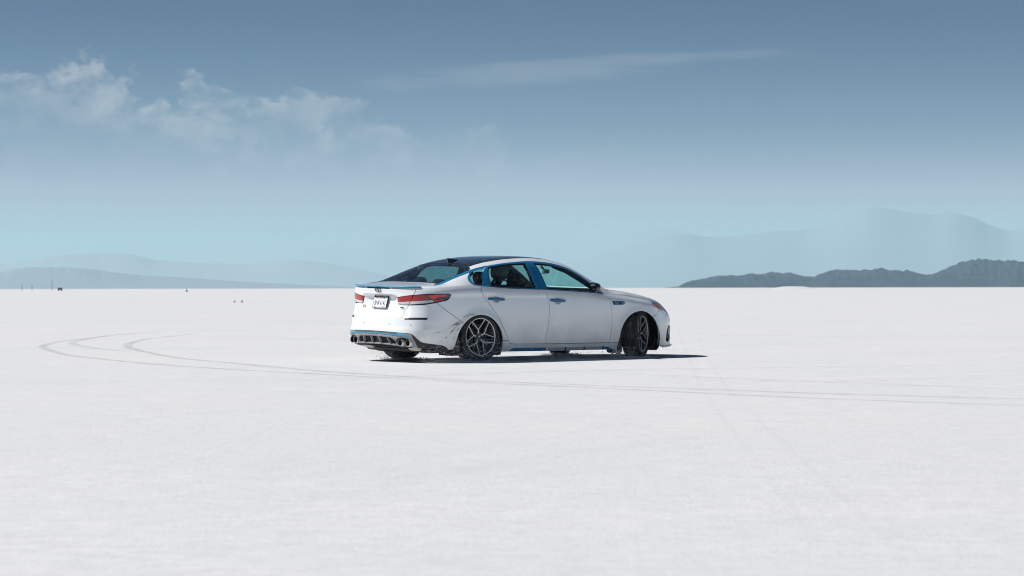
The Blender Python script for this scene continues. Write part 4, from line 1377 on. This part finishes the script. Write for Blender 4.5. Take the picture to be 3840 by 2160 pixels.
# ---- shark-fin aerial
m = MB()
secs = []
zr0 = float(zr(.20))
for t in np.linspace(0, 1, 9):
    x = .285 - .165 * t
    zb_ = float(zr(x)) - .002
    hgt = .010 + .058 * t ** 1.35
    wd_ = .018 * math.sin(math.pi * min(.9, .12 + t * .8)) + .004
    xo = .0 if t < .99 else .012
    secs.append([(x, -wd_, zb_), (x, -wd_ * .75, zb_ + hgt * .45), (x - .012 * t, -wd_ * .22, zb_ + hgt), (x - .012 * t, wd_ * .22, zb_ + hgt), (x, wd_ * .75, zb_ + hgt * .45), (x, wd_, zb_)])
v = [p for s_ in secs for p in s_]; f = []
for i in range(8):
    for k in range(6): f.append((i * 6 + k, i * 6 + (k + 1) % 6, i * 6 + 6 + (k + 1) % 6, i * 6 + 6 + k))
f += [tuple(range(6)), tuple(range(48, 54))[::-1]]
m.add(v, f).build('roof_aerial', M['black_gloss'], car, pose=True)


# ---- wheels (own frame: axle along y, outer face towards -y)
TR = .325


def make_wheel():
    R_ = []
    # barrel with outer lip and inner edge
    b = MB().lathe([(.236, -.101), (.232, -.090), (.222, -.080), (.214, -.050), (.208, .02), (.214, .085), (.236, .098), (.240, .104), (.205, .10), (.200, .02), (.206, -.055), (.212, -.078)], 72)
    b.lathe([(.020, -.052), (.062, -.060), (.066, -.052), (.064, -.020), (.020, -.016)], 40)
    wheel = b.build('wheel', M['rim_dark'])
    MB().lathe([(.233, -.100), (.237, -.1045), (.243, -.1045), (.245, -.099), (.240, -.096), (.234, -.096)], 96, closed=True).build('rim_edge', M['machined'], wheel)
    # tyre
    h = .1175
    prof = [(.238, -.098), (.247, -.110), (.262, -.1160), (.280, -h), (.296, -.1150), (.309, -.1075), (.3185, -.0960), (.3225, -.086), (.324, -.076)]
    for g in (-.058, -.020, .020, .058):
        prof += [(.3248, g - .0065), (.3165, g - .0045), (.3165, g + .0045), (.3248, g + .0065)]
    prof += [(r, -y) for r, y in prof[:9][::-1]]
    tyre = MB().lathe(prof, 96).build('tyre', M['tyre'], wheel, sharp=rad(50))
    # shoulder blocks
    m = MB()
    for k in range(64):
        a = 2 * math.pi * k / 64
        for sy in (-1, 1):
            rot = Matrix.Rotation(-a, 3, 'Y')
            m.box(rot @ Vector((.3215, sy * .088, 0)), (.006, .028, .022), rot, bev=.002)
    m.build('tread_blocks', M['tyre'], wheel, smooth=False)['kind'] = 'stuff'
    # spokes: five Y arms, dark body with machined face
    def face_y(r): return -.062 - .032 * (r - .05) / .19
    dark, lite = MB(), MB()
    def arm(mb, r0, a0, r1, a1, w0, w1, dp, lift=0.0, steps=6, taper=1.0):
        v = []
        for i in range(steps + 1):
            t = i / steps
            p0 = Vector((r0 * math.cos(a0), r0 * math.sin(a0))); p1 = Vector((r1 * math.cos(a1), r1 * math.sin(a1)))
            p = p0.lerp(p1, t); d = (p1 - p0).normalized(); s = Vector((-d.y, d.x)); w = w0 + (w1 - w0) * t
            y = face_y(p.length) - lift
            for off, yy in ((-w * taper, y + dp), (-w, y), (w, y), (w * taper, y + dp)):
                q = p + s * off / 2
                v.append((q.x, yy, q.y))
        f = []
        for i in range(steps):
            for k in range(4):
                f.append((i * 4 + k, i * 4 + (k + 1) % 4, i * 4 + 4 + (k + 1) % 4, i * 4 + 4 + k))
        f += [(0, 1, 2, 3), tuple(range(steps * 4, steps * 4 + 4))[::-1]]
        mb.add(v, f)
    spokes = []
    for k in range(5):
        ph = rad(25 + 72 * k)
        dark, lite = MB(), MB()
        arm(dark, .040, ph, .094, ph, .034, .030, .030, taper=1.5)
        arm(lite, .046, ph, .096, ph, .011, .009, .004, .0018)
        for sg in (-1, 1):
            arm(dark, .088, ph, .234, ph + sg * rad(27), .022, .020, .032, taper=1.7)
            arm(lite, .092, ph, .236, ph + sg * rad(27), .0068, .0062, .004, .0018)
        # small dark brace inside the Y
        for sg in (-1, 1):
            arm(dark, .105, ph, .165, ph + sg * rad(9), .010, .008, .020, -.014)
        s_ = dark.build('spoke', M['rim_dark'], wheel, sharp=rad(30))
        lite.build('spoke_face', M['machined'], s_, sharp=rad(30))
    MB().lathe([(0, -.070), (.022, -.070), (.026, -.067), (.028, -.058), (.028, -.04)], 32).build('hub_cap', M['rim_dark'], wheel)
    m = MB()
    m.add([(-.012, -.0715, .010), (-.006, -.0715, .010), (.002, -.0715, -.010), (-.003, -.0715, -.014)], [(0, 1, 2, 3)])
    m.add([(.012, -.0715, .012), (.007, -.0715, .012), (-.003, -.0715, -.014), (.002, -.0715, -.010)], [(0, 1, 2, 3)])
    m.build('hub_emblem', M['machined'], wheel, smooth=False)
    for k in range(5):
        a = rad(25 + 36 + 72 * k)
        MB().lathe([(0, -.066), (.007, -.066), (.008, -.060), (.008, -.045)], 10).build('wheel_nut', M['black_trim'], wheel, xf=Matrix.Translation((.050 * math.cos(a), 0, .050 * math.sin(a))))
    MB().lathe([(.07, -.020), (.150, -.020), (.150, .002), (.07, .002), (.07, -.020)], 48).build('brake_disc', M['disc'], wheel)
    MB().box((.115, -.012, .035), (.075, .065, .125), Matrix.Rotation(rad(-18), 3, 'Y'), bev=.012).build('brake_caliper', M['black_trim'], wheel)
    MB().lathe([(0, .04), (.2, .04), (.2, .06), (0, .06)], 40).build('brake_backing', M['liner'], wheel)
    return wheel


def copy_tree(o, parent):
    c = o.copy()
    C.objects.link(c)
    c.parent = parent
    for ch in o.children: copy_tree(ch, c)
    return c


w0 = make_wheel()
spots = [((-.022, -.802), 0.0, False, 1.0), ((2.765, -.802), 29.5, False, 0.0), ((-.022, .802), 180, True, 1.0), ((2.765, .802), 180 + 33, True, 0.0)]
for i, ((x, y), rot, left, camber) in enumerate(spots):
    w = w0 if i == 0 else copy_tree(w0, car)
    w.parent = car
    w.location = (x, y, TR)
    w.rotation_euler = (rad(-camber), rad((0, 20, 50, 11)[i]), rad(rot))

# wheel wells and flaps
for sg in (1, -1):
    for (cx, cz, ra), nm in zip(ARCH, ('rear', 'front')):
        m = MB()
        n = 40
        v, f = [], []
        for i in range(n + 1):
            a = rad(-22 + 224 * i / n)
            for rr, yy in ((ra + .006, .908), (ra + .03, .80), (ra + .03, .55), (ra - .02, .50), (.02, .50)):
                v.append((cx + rr * math.cos(a), -sg * yy, cz + rr * math.sin(a)))
        for i in range(n):
            for k in range(4): f.append((i * 5 + k, i * 5 + k + 1, i * 5 + 6 + k, i * 5 + 5 + k))
        m.add(v, f).build('wheel_well', M['liner'], car, pose=True)
    # rear mud flap, front mud flap with caked salt
    def flap(name, poly, y0, y1, mat):
        v = []
        m = MB()
        m.prism([(a, b) for a, b in poly], 1, -sg * y0, -sg * y1)
        return m.build(name, mat, car, smooth=False, pose=True)
    flap('mud_flap', [(-.418, .340), (-.398, .345), (-.385, .30), (-.375, .19), (-.38, .115), (-.46, .115), (-.495, .145), (-.468, .185), (-.452, .22), (-.432, .28)], .70, .932, M['dusty_rubber'])
    flap('mud_flap', [(2.335, .17), (2.352, .28), (2.372, .345), (2.392, .34), (2.395, .20), (2.41, .12), (2.36, .085), (2.325, .11)], .70, .930, M['dusty_rubber'])
    flap('arch_liner_foot', [(2.96, .118), (3.11, .112), (3.12, .17), (3.09, .32), (3.04, .22)], .60, .86, M['liner'])
    flap('arch_liner_foot', [(.19, .110), (.29, .10), (.33, .13), (.345, .29), (.30, .22)], .60, .89, M['dusty_rubber'])

# caked salt lumps under the front flap
rs = random.Random(5)
m = MB()
for k in range(26):
    p = Vector((2.365 + rs.uniform(-.05, .05), -.86 + rs.uniform(-.07, .04), .125 + rs.uniform(-.045, .05)))
    r = rs.uniform(.008, .022)
    rot = Matrix.Rotation(rs.uniform(0, 3), 3, 'X') @ Matrix.Rotation(rs.uniform(0, 3), 3, 'Z')
    m.box(p, (r * 2, r * 1.6, r * 1.5), rot, bev=r * .5)
o_ = m.build('caked_salt', M['salt'], car, smooth=False, pose=True)
o_['kind'] = 'stuff'

# ---- underbody, silencers, undertray panels
m = MB()
m.prism([(-.92, .21), (-.70, .165), (-.45, .16), (.4, .165), (2.3, .16), (3.1, .15), (3.5, .17), (3.5, .30), (2.2, .30), (.4, .33), (-.2, .40), (-.9, .34)], 1, -.60, .60)
m.build('underbody', M['liner'], car, smooth=False, pose=True)
m = MB()
m.prism([(.42, .155), (2.30, .15), (2.30, .24), (.42, .25)], 1, -.86, .86)
m.build('floor_pan', M['liner'], car, smooth=False, pose=True)
for sg, y0 in ((1, -.60), (-1, .41)):
    m = MB().lathe([(0, -.11), (.052, -.105), (.062, -.08), (.062, .08), (.052, .105), (0, .11)], 24)
    m.build('silencer', M['muffler'], car, xf=Matrix.Translation((-.83, y0, .215)) @ Matrix.Scale(.75, 4, (0, 0, 1)), pose=True)
m = MB().tube([(-.75, -.55, .20), (-.5, -.3, .21), (0, 0, .19), (1.0, .02, .17), (2.2, .02, .18)], .03)
m.build('exhaust_pipe', M['muffler'], car, pose=True)
m = MB().box((-.66, -.15, .175), (.34, 1.30, .055), bev=.02)
m.build('rear_undertray', M['black_trim'], car, pose=True)
m = MB().box((-.60, -.74, .172), (.42, .22, .05), bev=.015)
m.build('undertray_wing', M['dusty_rubber'], car, pose=True)

# dark structure behind the panel gaps
shell = path(topline(.0, SMAX, 60, .012)[0:1] + [(s, z) for s, z in topline(.05, SMAX - .05, 60, .012)], [(SMAX - .05, .25), (4.86, .20)], arc(fa, RF + .015, -10, 190), [(4.06, .16), (2.07, .16)], arc(ca, RA + .015, -12, 192), [(1.26, .22), (.05, .26)])
sd = panel_data(shell, S, sp=.07, off=-.022, gap=0, skirt=0)
for mir in (False, True):
    put('inner_structure', sd, M['liner'], car, mir)


# ---- cabin
def rounded(name, c, s, mat, parent, rot=None, lvl=2, pose=True):
    b = MB().box((0, 0, 0), s, bev=min(s) * .33)
    mt = Matrix.Translation(c) @ (rot.to_4x4() if rot is not None else Matrix.Identity(4))
    o = b.build(name, mat, parent, xf=mt, pose=pose, sharp=rad(80))
    md = o.modifiers.new('soft', 'SUBSURF'); md.levels = 1; md.render_levels = 1
    return o


RY = lambda d: Matrix.Rotation(rad(d), 3, 'Y')
for sg in (-1, 1):
    st = rounded('front_seat', (1.02, sg * .37, .70), (.14, .50, .66), M['interior'], car, RY(-14))
    rounded('seat_cushion', (1.32, sg * .37, .45), (.56, .52, .16), M['interior'], st, RY(-6))
    rounded('headrest', (.955, sg * .37, 1.085), (.11, .27, .18), M['interior'], st, RY(-10))
    for dy in (-.06, .06):
        MB().tube([(.955, sg * .37 + dy, 1.02), (.965, sg * .37 + dy, .95)], .006).build('headrest_post', M['disc'], st, pose=True)
bench = rounded('rear_bench', (.10, 0, .68), (.16, 1.30, .62), M['interior'], car, RY(-22))
rounded('bench_cushion', (.40, 0, .44), (.56, 1.32, .17), M['interior'], bench)
for sg in (-.42, 0, .42):
    rounded('headrest', (-.01, sg, 1.02), (.10, .26, .12 if sg == 0 else .17), M['interior'], bench, RY(-18))
MB().box((-.32, 0, 1.012), (.40, 1.20, .02), RY(-4), bev=.008).build('parcel_shelf', M['interior'], car, pose=True)
dash = rounded('dashboard', (1.93, 0, .83), (.44, 1.42, .22), M['interior'], car, RY(4))
rounded('centre_console', (1.55, 0, .55), (.80, .22, .30), M['interior'], car)
for sg in (-1, 1):
    MB().box((1.12, sg * .838, .62), (1.72, .03, .58), bev=.01).build('door_card', M['interior'], car, pose=True)
sw = MB()
ring = [(.175 * math.cos(a), .175 * math.sin(a), 0) for a in np.linspace(0, 2 * np.pi, 33)]
sw.tube(ring, .014, caps=False)
sw.box((0, 0, .01), (.12, .09, .04), bev=.015)
for a in (0, math.pi, -math.pi / 2):
    sw.tube([(.05 * math.cos(a), .05 * math.sin(a), 0), (.17 * math.cos(a), .17 * math.sin(a), 0)], .011)
SWF = Matrix.Translation((1.66, .37, .86)) @ Matrix.Rotation(rad(-66), 4, 'Y')
sw.build('steering_wheel', M['black_trim'], car, xf=SWF, pose=True)
# inside mirror under the screen header
rm = rounded('inside_mirror', (1.775, -.005, 1.185), (.03, .235, .068), M['black_trim'], car)
mv = [(1.757, -.10, 1.160), (1.757, .09, 1.160), (1.757, .09, 1.210), (1.757, -.10, 1.210)]
mesh_obj('mirror_glass', POSE(np.array(mv)), [(0, 1, 2, 3)], M['mirror'], rm)
MB().tube([(1.79, 0, 1.20), (1.72, 0, 1.262)], .014).build('mirror_stalk', M['black_trim'], rm, pose=True)
for sg in (-1, 1):                                 # sun visors and inner pillars
    MB().box((1.50, sg * .33, 1.305), (.15, .38, .018), RY(14), bev=.006).build('sun_visor', M['interior_light'], car, pose=True)
    pl = [tuple(UQ(x, sg * qw(w))) for x, w in ((2.10, .83), (1.9, .70), (1.7, .60), (1.5, .52))]
    MB().tube([(p[0] - .05, p[1] * .94, p[2] - .04) for p in pl], .026).build('pillar_lining', M['interior'], car, pose=True)
    pl = [tuple(UQ(x, sg * qw(w))) for x, w in ((1.00, .99), (.98, .8), (.97, .62))]
    MB().tube([(p[0], p[1] * .90, p[2] - .035) for p in pl], .038).build('pillar_lining', M['interior'], car, pose=True)
    pl = [tuple(UQ(x, sg * qw(w))) for x, w in ((-.30, .90), (-.18, .70), (-.02, .60), (.05, .5))]
    MB().tube([(p[0], p[1] * .93, p[2] - .05) for p in pl], .055).build('pillar_lining', M['interior'], car, pose=True)

# ---- dirt thrown up behind the rear wheels
def dirt_material():
    m_, nt, out = new_mat('dried_mud')
    tc = nt.n('ShaderNodeTexCoord')
    mp = nt.n('ShaderNodeMapping', inp={'Vector': tc.outputs['Object'], 'Rotation': (0, rad(28), 0), 'Scale': (5, 5, 42)})
    a = nt.n('ShaderNodeTexNoise', inp={'Vector': mp.outputs[0], 'Scale': 1.0, 'Detail': 7.0, 'Roughness': 0.7}).outputs[0]
    at = nt.n('ShaderNodeAttribute', attribute_name='edge').outputs['Fac']
    fac = nt.math('MULTIPLY', nt.math('MULTIPLY', nt.mapr(a, 0.40, 0.66), at), 0.60)
    d = nt.n('ShaderNodeBsdfDiffuse', inp={'Color': (0.40, 0.355, 0.31, 1)})
    t = nt.n('ShaderNodeBsdfTransparent')
    mx = nt.n('ShaderNodeMixShader')
    nt.link(fac, mx.inputs[0]); nt.link(t.outputs[0], mx.inputs[1]); nt.link(d.outputs[0], mx.inputs[2])
    nt.link(mx.outputs[0], out.inputs[0])
    return m_


M['dirt'] = dirt_material()
def streak(pts, w0, w1):
    c = spline(pts, .02)
    v, f, ed = [], [], []
    for i, p in enumerate(c):
        d = c[min(i + 1, len(c) - 1)] - c[max(i - 1, 0)]; d = d / np.linalg.norm(d); s = np.array([-d[1], d[0]])
        t = i / (len(c) - 1); w = w0 + (w1 - w0) * t
        for k in (-1, -.4, .4, 1):
            q = p + s * k * w / 2
            r = S(q[0], q[1]); v.append((r[0] - .0, r[1] - .0035, r[2])); ed.append((1 - abs(k) ** 3) * min(1, 6 * t, 8 * (1 - t) + .15))
    for i in range(len(c) - 1):
        for k in range(3): f.append((i * 4 + k, i * 4 + k + 1, i * 4 + 5 + k, i * 4 + 4 + k))
    o = mesh_obj('mud_streak', POSE(np.array(v)), f, M['dirt'], bump_r, smooth=True)
    at = o.data.attributes.new('edge', 'FLOAT', 'POINT'); at.data.foreach_set('value', ed)


streak([(.90, .402), (.974, .403), (1.088, .43), (1.205, .485), (1.255, .507), (1.33, .545)], .012, .045)
streak([(1.16, .469), (1.259, .516), (1.336, .562), (1.425, .610), (1.513, .632), (1.58, .632)], .02, .055)
streak([(1.20, .40), (1.245, .452), (1.285, .500), (1.37, .545)], .012, .035)
streak([(1.12, .33), (1.19, .38), (1.25, .46), (1.33, .53)], .02, .05)
streak([(1.20, .25), (1.245, .32), (1.28, .40), (1.33, .49)], .015, .04)
streak([(1.02, .28), (1.12, .33), (1.20, .40), (1.27, .47)], .01, .03)


# ------------------------------------------------------------------ driver
def driver():
    root = bpy.data.objects.new('person', None)
    link(root)
    root.location = CAR_LOC
    root.rotation_euler = (0, 0, CAR_ROT)
    tag(root, 'driver with a grey rounded helmet sitting at the wheel, seen dimly through the side windows', 'person')
    pts = [((1.20, .37, .58), .145), ((1.17, .37, .74), .150), ((1.20, .37, .90), .165), ((1.23, .37, .985), .10), ((1.25, .37, 1.03), .060), ((1.28, .37, 1.10), .062),
           ((1.22, .20, .945), .070), ((1.38, .14, .80), .052), ((1.55, .22, .88), .040), ((1.60, .245, .93), .036),
           ((1.22, .54, .945), .070), ((1.38, .60, .80), .052), ((1.55, .52, .88), .040), ((1.60, .495, .93), .036),
           ((1.35, .27, .55), .085), ((1.66, .25, .60), .070), ((1.95, .27, .40), .050), ((1.35, .47, .55), .085), ((1.66, .49, .60), .070), ((1.95, .47, .40), .050)]
    edges = [(0, 1), (1, 2), (2, 3), (3, 4), (4, 5), (2, 6), (6, 7), (7, 8), (8, 9), (2, 10), (10, 11), (11, 12), (12, 13), (0, 14), (14, 15), (15, 16), (0, 17), (17, 18), (18, 19)]
    me = bpy.data.meshes.new('body')
    me.from_pydata([tuple(POSE(np.array(p))) for p, _ in pts], edges, [])
    o = link(bpy.data.objects.new('body', me), root)
    md = o.modifiers.new('skin', 'SKIN')
    for i, (_, r) in enumerate(pts):
        me.skin_vertices[0].data[i].radius = (r, r)
    me.skin_vertices[0].data[0].use_root = True
    md.use_smooth_shade = True
    sb = o.modifiers.new('sub', 'SUBSURF'); sb.levels = 1; sb.render_levels = 2
    me.materials.append(M['shirt'])
    # head and helmet
    def blob(name, c, s, mat, fn=None):
        v, f = [], []
        nu, nv = 24, 14
        for j in range(nv + 1):
            th_ = math.pi * j / nv
            for i in range(nu):
                a = 2 * math.pi * i / nu
                p = Vector((math.sin(th_) * math.cos(a), math.sin(th_) * math.sin(a), math.cos(th_)))
                k = fn(p) if fn else 1.0
                v.append((c[0] + p.x * s[0] * k, c[1] + p.y * s[1] * k, c[2] + p.z * s[2] * k))
        for j in range(nv):
            for i in range(nu):
                f.append((j * nu + i, j * nu + (i + 1) % nu, (j + 1) * nu + (i + 1) % nu, (j + 1) * nu + i))
        return MB().add(v, f).build(name, mat, root, pose=True)
    def head_fn(p):
        k = 1.0
        if p.x > .3 and abs(p.y) < .25 and -.35 < p.z < .15: k += .10 * (1 - abs(p.y) / .25)      # nose
        if p.x > .5 and abs(abs(p.y) - .35) < .15 and 0 < p.z < .3: k -= .05                        # eye sockets
        return k
    blob('head', (1.315, .37, 1.145), (.098, .078, .118), M['skin'], head_fn)
    def helmet_fn(p):
        return 1.0 - (.20 if (p.x > .62 and -.45 < p.z < .35) else 0) - (.08 if p.z < -.6 else 0)
    blob('helmet', (1.305, .37, 1.155), (.140, .122, .132), M['helmet'], helmet_fn)
    # hands closed round the wheel rim: palm, four fingers and a thumb
    for sg, y in ((-1, .215), (1, .525)):
        b = MB()
        c = Vector((1.635, y, .945))
        b.box(c, (.075, .035, .080), Matrix.Rotation(rad(-20), 3, 'Y'), bev=.013)
        for k in range(4):
            z = .030 - .020 * k
            b.tube([c + Vector((.030, 0, z)), c + Vector((.060, -sg * .012, z + .004)), c + Vector((.070, -sg * .036, z)), c + Vector((.050, -sg * .046, z - .004))], [.010, .0098, .009, .008], 8)
        b.tube([c + Vector((-.005, -sg * .008, .030)), c + Vector((.018, -sg * .034, .046)), c + Vector((.045, -sg * .040, .042))], [.012, .010, .009], 8)
        b.build('hand', M['skin'], root, pose=True)


driver()

# ------------------------------------------------------------------ salt thrown up by the tyres
def car_to_world(p):
    c, s = math.cos(CAR_ROT), math.sin(CAR_ROT)
    return (CAR_LOC[0] + p[0] * c - p[1] * s, CAR_LOC[1] + p[0] * s + p[1] * c, p[2])


def spray():
    r = np.random.default_rng(11)
    P, R = [], []
    def puff(n, base, spread, zmax, dirv=(0, 0), size=(.0011, .0032), zpow=2.2):
        for _ in range(n):
            t = r.random()
            z = zmax * r.random() ** zpow
            x = base[0] + dirv[0] * t + r.normal() * spread[0]
            y = base[1] + dirv[1] * t + r.normal() * spread[1]
            P.append((x, y, z + .004)); R.append(r.uniform(*size) * (1 + 1.0 * (r.random() > .96)))
    puff(2200, (-.15, -.95), (.28, .07), .30, (.35, -.05), zpow=2.8)             # rear right tyre
    puff(1600, (-.30, -.90), (.22, .06), .22, (-.3, 0), zpow=2.4)
    puff(1500, (-.12, .70), (.14, .10), .24, (-.28, -.05), size=(.0012, .0034), zpow=1.2)   # rear left tyre
    puff(3200, (.9, -1.05), (.55, .07), .10, (.9, .06), zpow=2.4)                # along the side, low
    puff(1500, (2.35, -.98), (.20, .06), .16, (.15, 0), zpow=2.2)                # front right tyre
    for wx, wy in ((-.03, -.80), (2.76, -.80), (-.03, .80), (2.76, .80)):         # crushed crust heaped round the contact patches
        for _ in range(420):
            a = r.uniform(0, 2 * np.pi); q = .10 + abs(r.normal()) * .07
            P.append((wx + math.cos(a) * q * 1.25, wy + math.sin(a) * q * 1.05, abs(r.normal()) * .008 + .002)); R.append(r.uniform(.003, .010))
    for _ in range(1500):                                                        # thicker veil over the lower doors
        x = 2.4 - 2.4 * r.random() ** 1.3; z = .06 + .55 * r.random() ** 1.5
        P.append((x, -1.0 - abs(r.normal()) * .15, z)); R.append(r.uniform(.0010, .0026))
    for _ in range(1500):                                                        # specks hanging beside the body
        x = r.uniform(-.7, 2.5); z = r.uniform(.05, 1.25) * (1 - .25 * r.random())
        P.append((x, -1.02 - abs(r.normal()) * .28, z)); R.append(r.uniform(.0010, .0026) * (1 + .8 * (r.random() > .97)))
    tet = np.array([(1, 1, 1), (1, -1, -1), (-1, 1, -1), (-1, -1, 1)]) * .8
    V, F = [], []
    for p, s in zip(P, R):
        q = r.normal(size=4); q /= np.linalg.norm(q); w, x, y, z = q
        m = np.array([[1-2*(y*y+z*z), 2*(x*y-z*w), 2*(x*z+y*w)], [2*(x*y+z*w), 1-2*(x*x+z*z), 2*(y*z-x*w)], [2*(x*z-y*w), 2*(y*z+x*w), 1-2*(x*x+y*y)]])
        b = len(V)
        for c in (tet * s) @ m.T:
            V.append(car_to_world((p[0] + c[0] * 1.3, p[1] + c[1], max(.001, p[2] + c[2]))))
        F += [(b, b + 1, b + 2), (b, b + 3, b + 1), (b, b + 2, b + 3), (b + 1, b + 3, b + 2)]
    o = mesh_obj('salt_spray', V, F, M['salt'])
    tag(o, 'fine white salt grains thrown up around the tyres', 'salt spray', kind='stuff')


spray()

# ------------------------------------------------------------------ small things far out on the flat
def far_things():
    # parked vehicle on the left horizon: a dark van-like shape with wheels
    D = 1150.0
    x0 = (226 - 1920) * D / F_PX
    body = simple('olive_vehicle_paint', (0.15, 0.16, 0.11), 0.5)
    v = bpy.data.objects.new('parked_vehicle', None); link(v); v.location = (x0, D, 0); v.rotation_euler = (0, 0, rad(8))
    tag(v, 'tiny dark parked vehicle on the left horizon', 'vehicle')
    m = MB(); m.prism([(-1.15, .45), (1.15, .45), (1.15, 1.0), (.95, 1.05), (.70, 1.55), (-1.05, 1.6), (-1.15, 1.1)], 1, -.85, .85)
    m.build('vehicle_body', body, v, smooth=False)
    m = MB(); m.prism([(-.98, 1.08), (.80, 1.08), (.63, 1.48), (-.92, 1.5)], 1, -.87, .87)
    m.build('vehicle_window', M['black_gloss'], v, smooth=False)
    for x in (-.72, .72):
        for y in (-.80, .80):
            MB().lathe([(0, -.1), (.30, -.1), (.36, -.07), (.36, .07), (.30, .1), (0, .1)], 20).build('vehicle_wheel', M['tyre'], v, xf=Matrix.Translation((x, y, .36)))
    # cone-shaped marker tent
    D = 700.0
    t = bpy.data.objects.new('marker_tent', None); link(t); t.location = ((700 - 1920) * D / F_PX, D, 0)
    tag(t, 'tiny teal pointed marker on the horizon left of the car', 'marker')
    m = MB(); n = 8
    rot = [(.40 * math.cos(a), .40 * math.sin(a), 0) for a in np.linspace(0, 2 * np.pi, n + 1)[:-1]]
    m.add(rot + [(.05, 0, .85)], [(i, (i + 1) % n, n) for i in range(n)])
    m.build('tent_skin', simple('teal_canvas', (0.03, 0.14, 0.18), 0.8), t, smooth=False)
    MB().tube([(.05, 0, .8), (.05, 0, 1.0)], .03).build('tent_pole', M['black_trim'], t)
    # two little objects by the damp streak
    for px, lab, c, h_ in ((878, 'small grey marker by the damp streak, left one', (0.38, 0.39, 0.38), .16), (906, 'small teal marker by the damp streak, right one', (0.28, 0.34, 0.36), .20)):
        x, y = ground_at(px, 1133.5)
        o = bpy.data.objects.new('track_marker', None); link(o); o.location = (x, y, 0)
        tag(o, lab, 'marker', 'markers by the damp streak')
        MB().lathe([(0, 0), (.12, 0), (.10, .03), (.06, h_ * .6), (.04, h_ * .75), (0, h_ * .75)], 12).build('marker_cone', simple('marker_paint', c, .7), o, xf=Matrix.Rotation(math.pi / 2, 4, 'X'))
    # thin poles at the far left
    for px, hh in ((83, 20), (120, 18), (195, 34)):
        D = 1600.0
        o = bpy.data.objects.new('utility_pole', None); link(o); o.location = ((px - 1920) * D / F_PX, D, 0)
        tag(o, {83: 'thin faint pole on the far left horizon, first from the left', 120: 'thin faint pole on the far left horizon, second from the left', 195: 'thin faint pole on the horizon just left of the parked vehicle'}[px], 'pole', 'poles on the left horizon')
        H_ = hh * D / F_PX
        MB().tube([(0, 0, 0), (0, 0, H_)], [.16, .10], 8).build('pole_shaft', M['disc'], o)
        MB().box((0, 0, H_ * .93), (1.4, .12, .12)).build('crossarm', M['disc'], o, smooth=False)


far_things()

# ------------------------------------------------------------------ haze
def haze():
    Lh, H = 105000.0, 2420.0
    v = [(x, y, z) for x in (-Lh, Lh) for y in (-Lh, Lh) for z in (-6.0, H)]
    f = [(0, 1, 3, 2), (4, 6, 7, 5), (0, 4, 5, 1), (2, 3, 7, 6), (0, 2, 6, 4), (1, 5, 7, 3)]
    m_, nt, out = new_mat('haze_air')
    vol = nt.n('ShaderNodeVolumePrincipled')
    vol.inputs['Color'].default_value = HAZE_COL
    vol.inputs['Density'].default_value = HAZE_DENS
    vol.inputs['Anisotropy'].default_value = 0.0
    nt.link(vol.outputs[0], out.inputs['Volume'])
    o = mesh_obj('haze', v, f, m_)
    tag(o, 'pale blue haze over the whole flat', 'haze', kind='stuff')


HAZE_COL = (0.50, 0.76, 0.87, 1.0)
HAZE_DENS = 1.85e-5
haze()
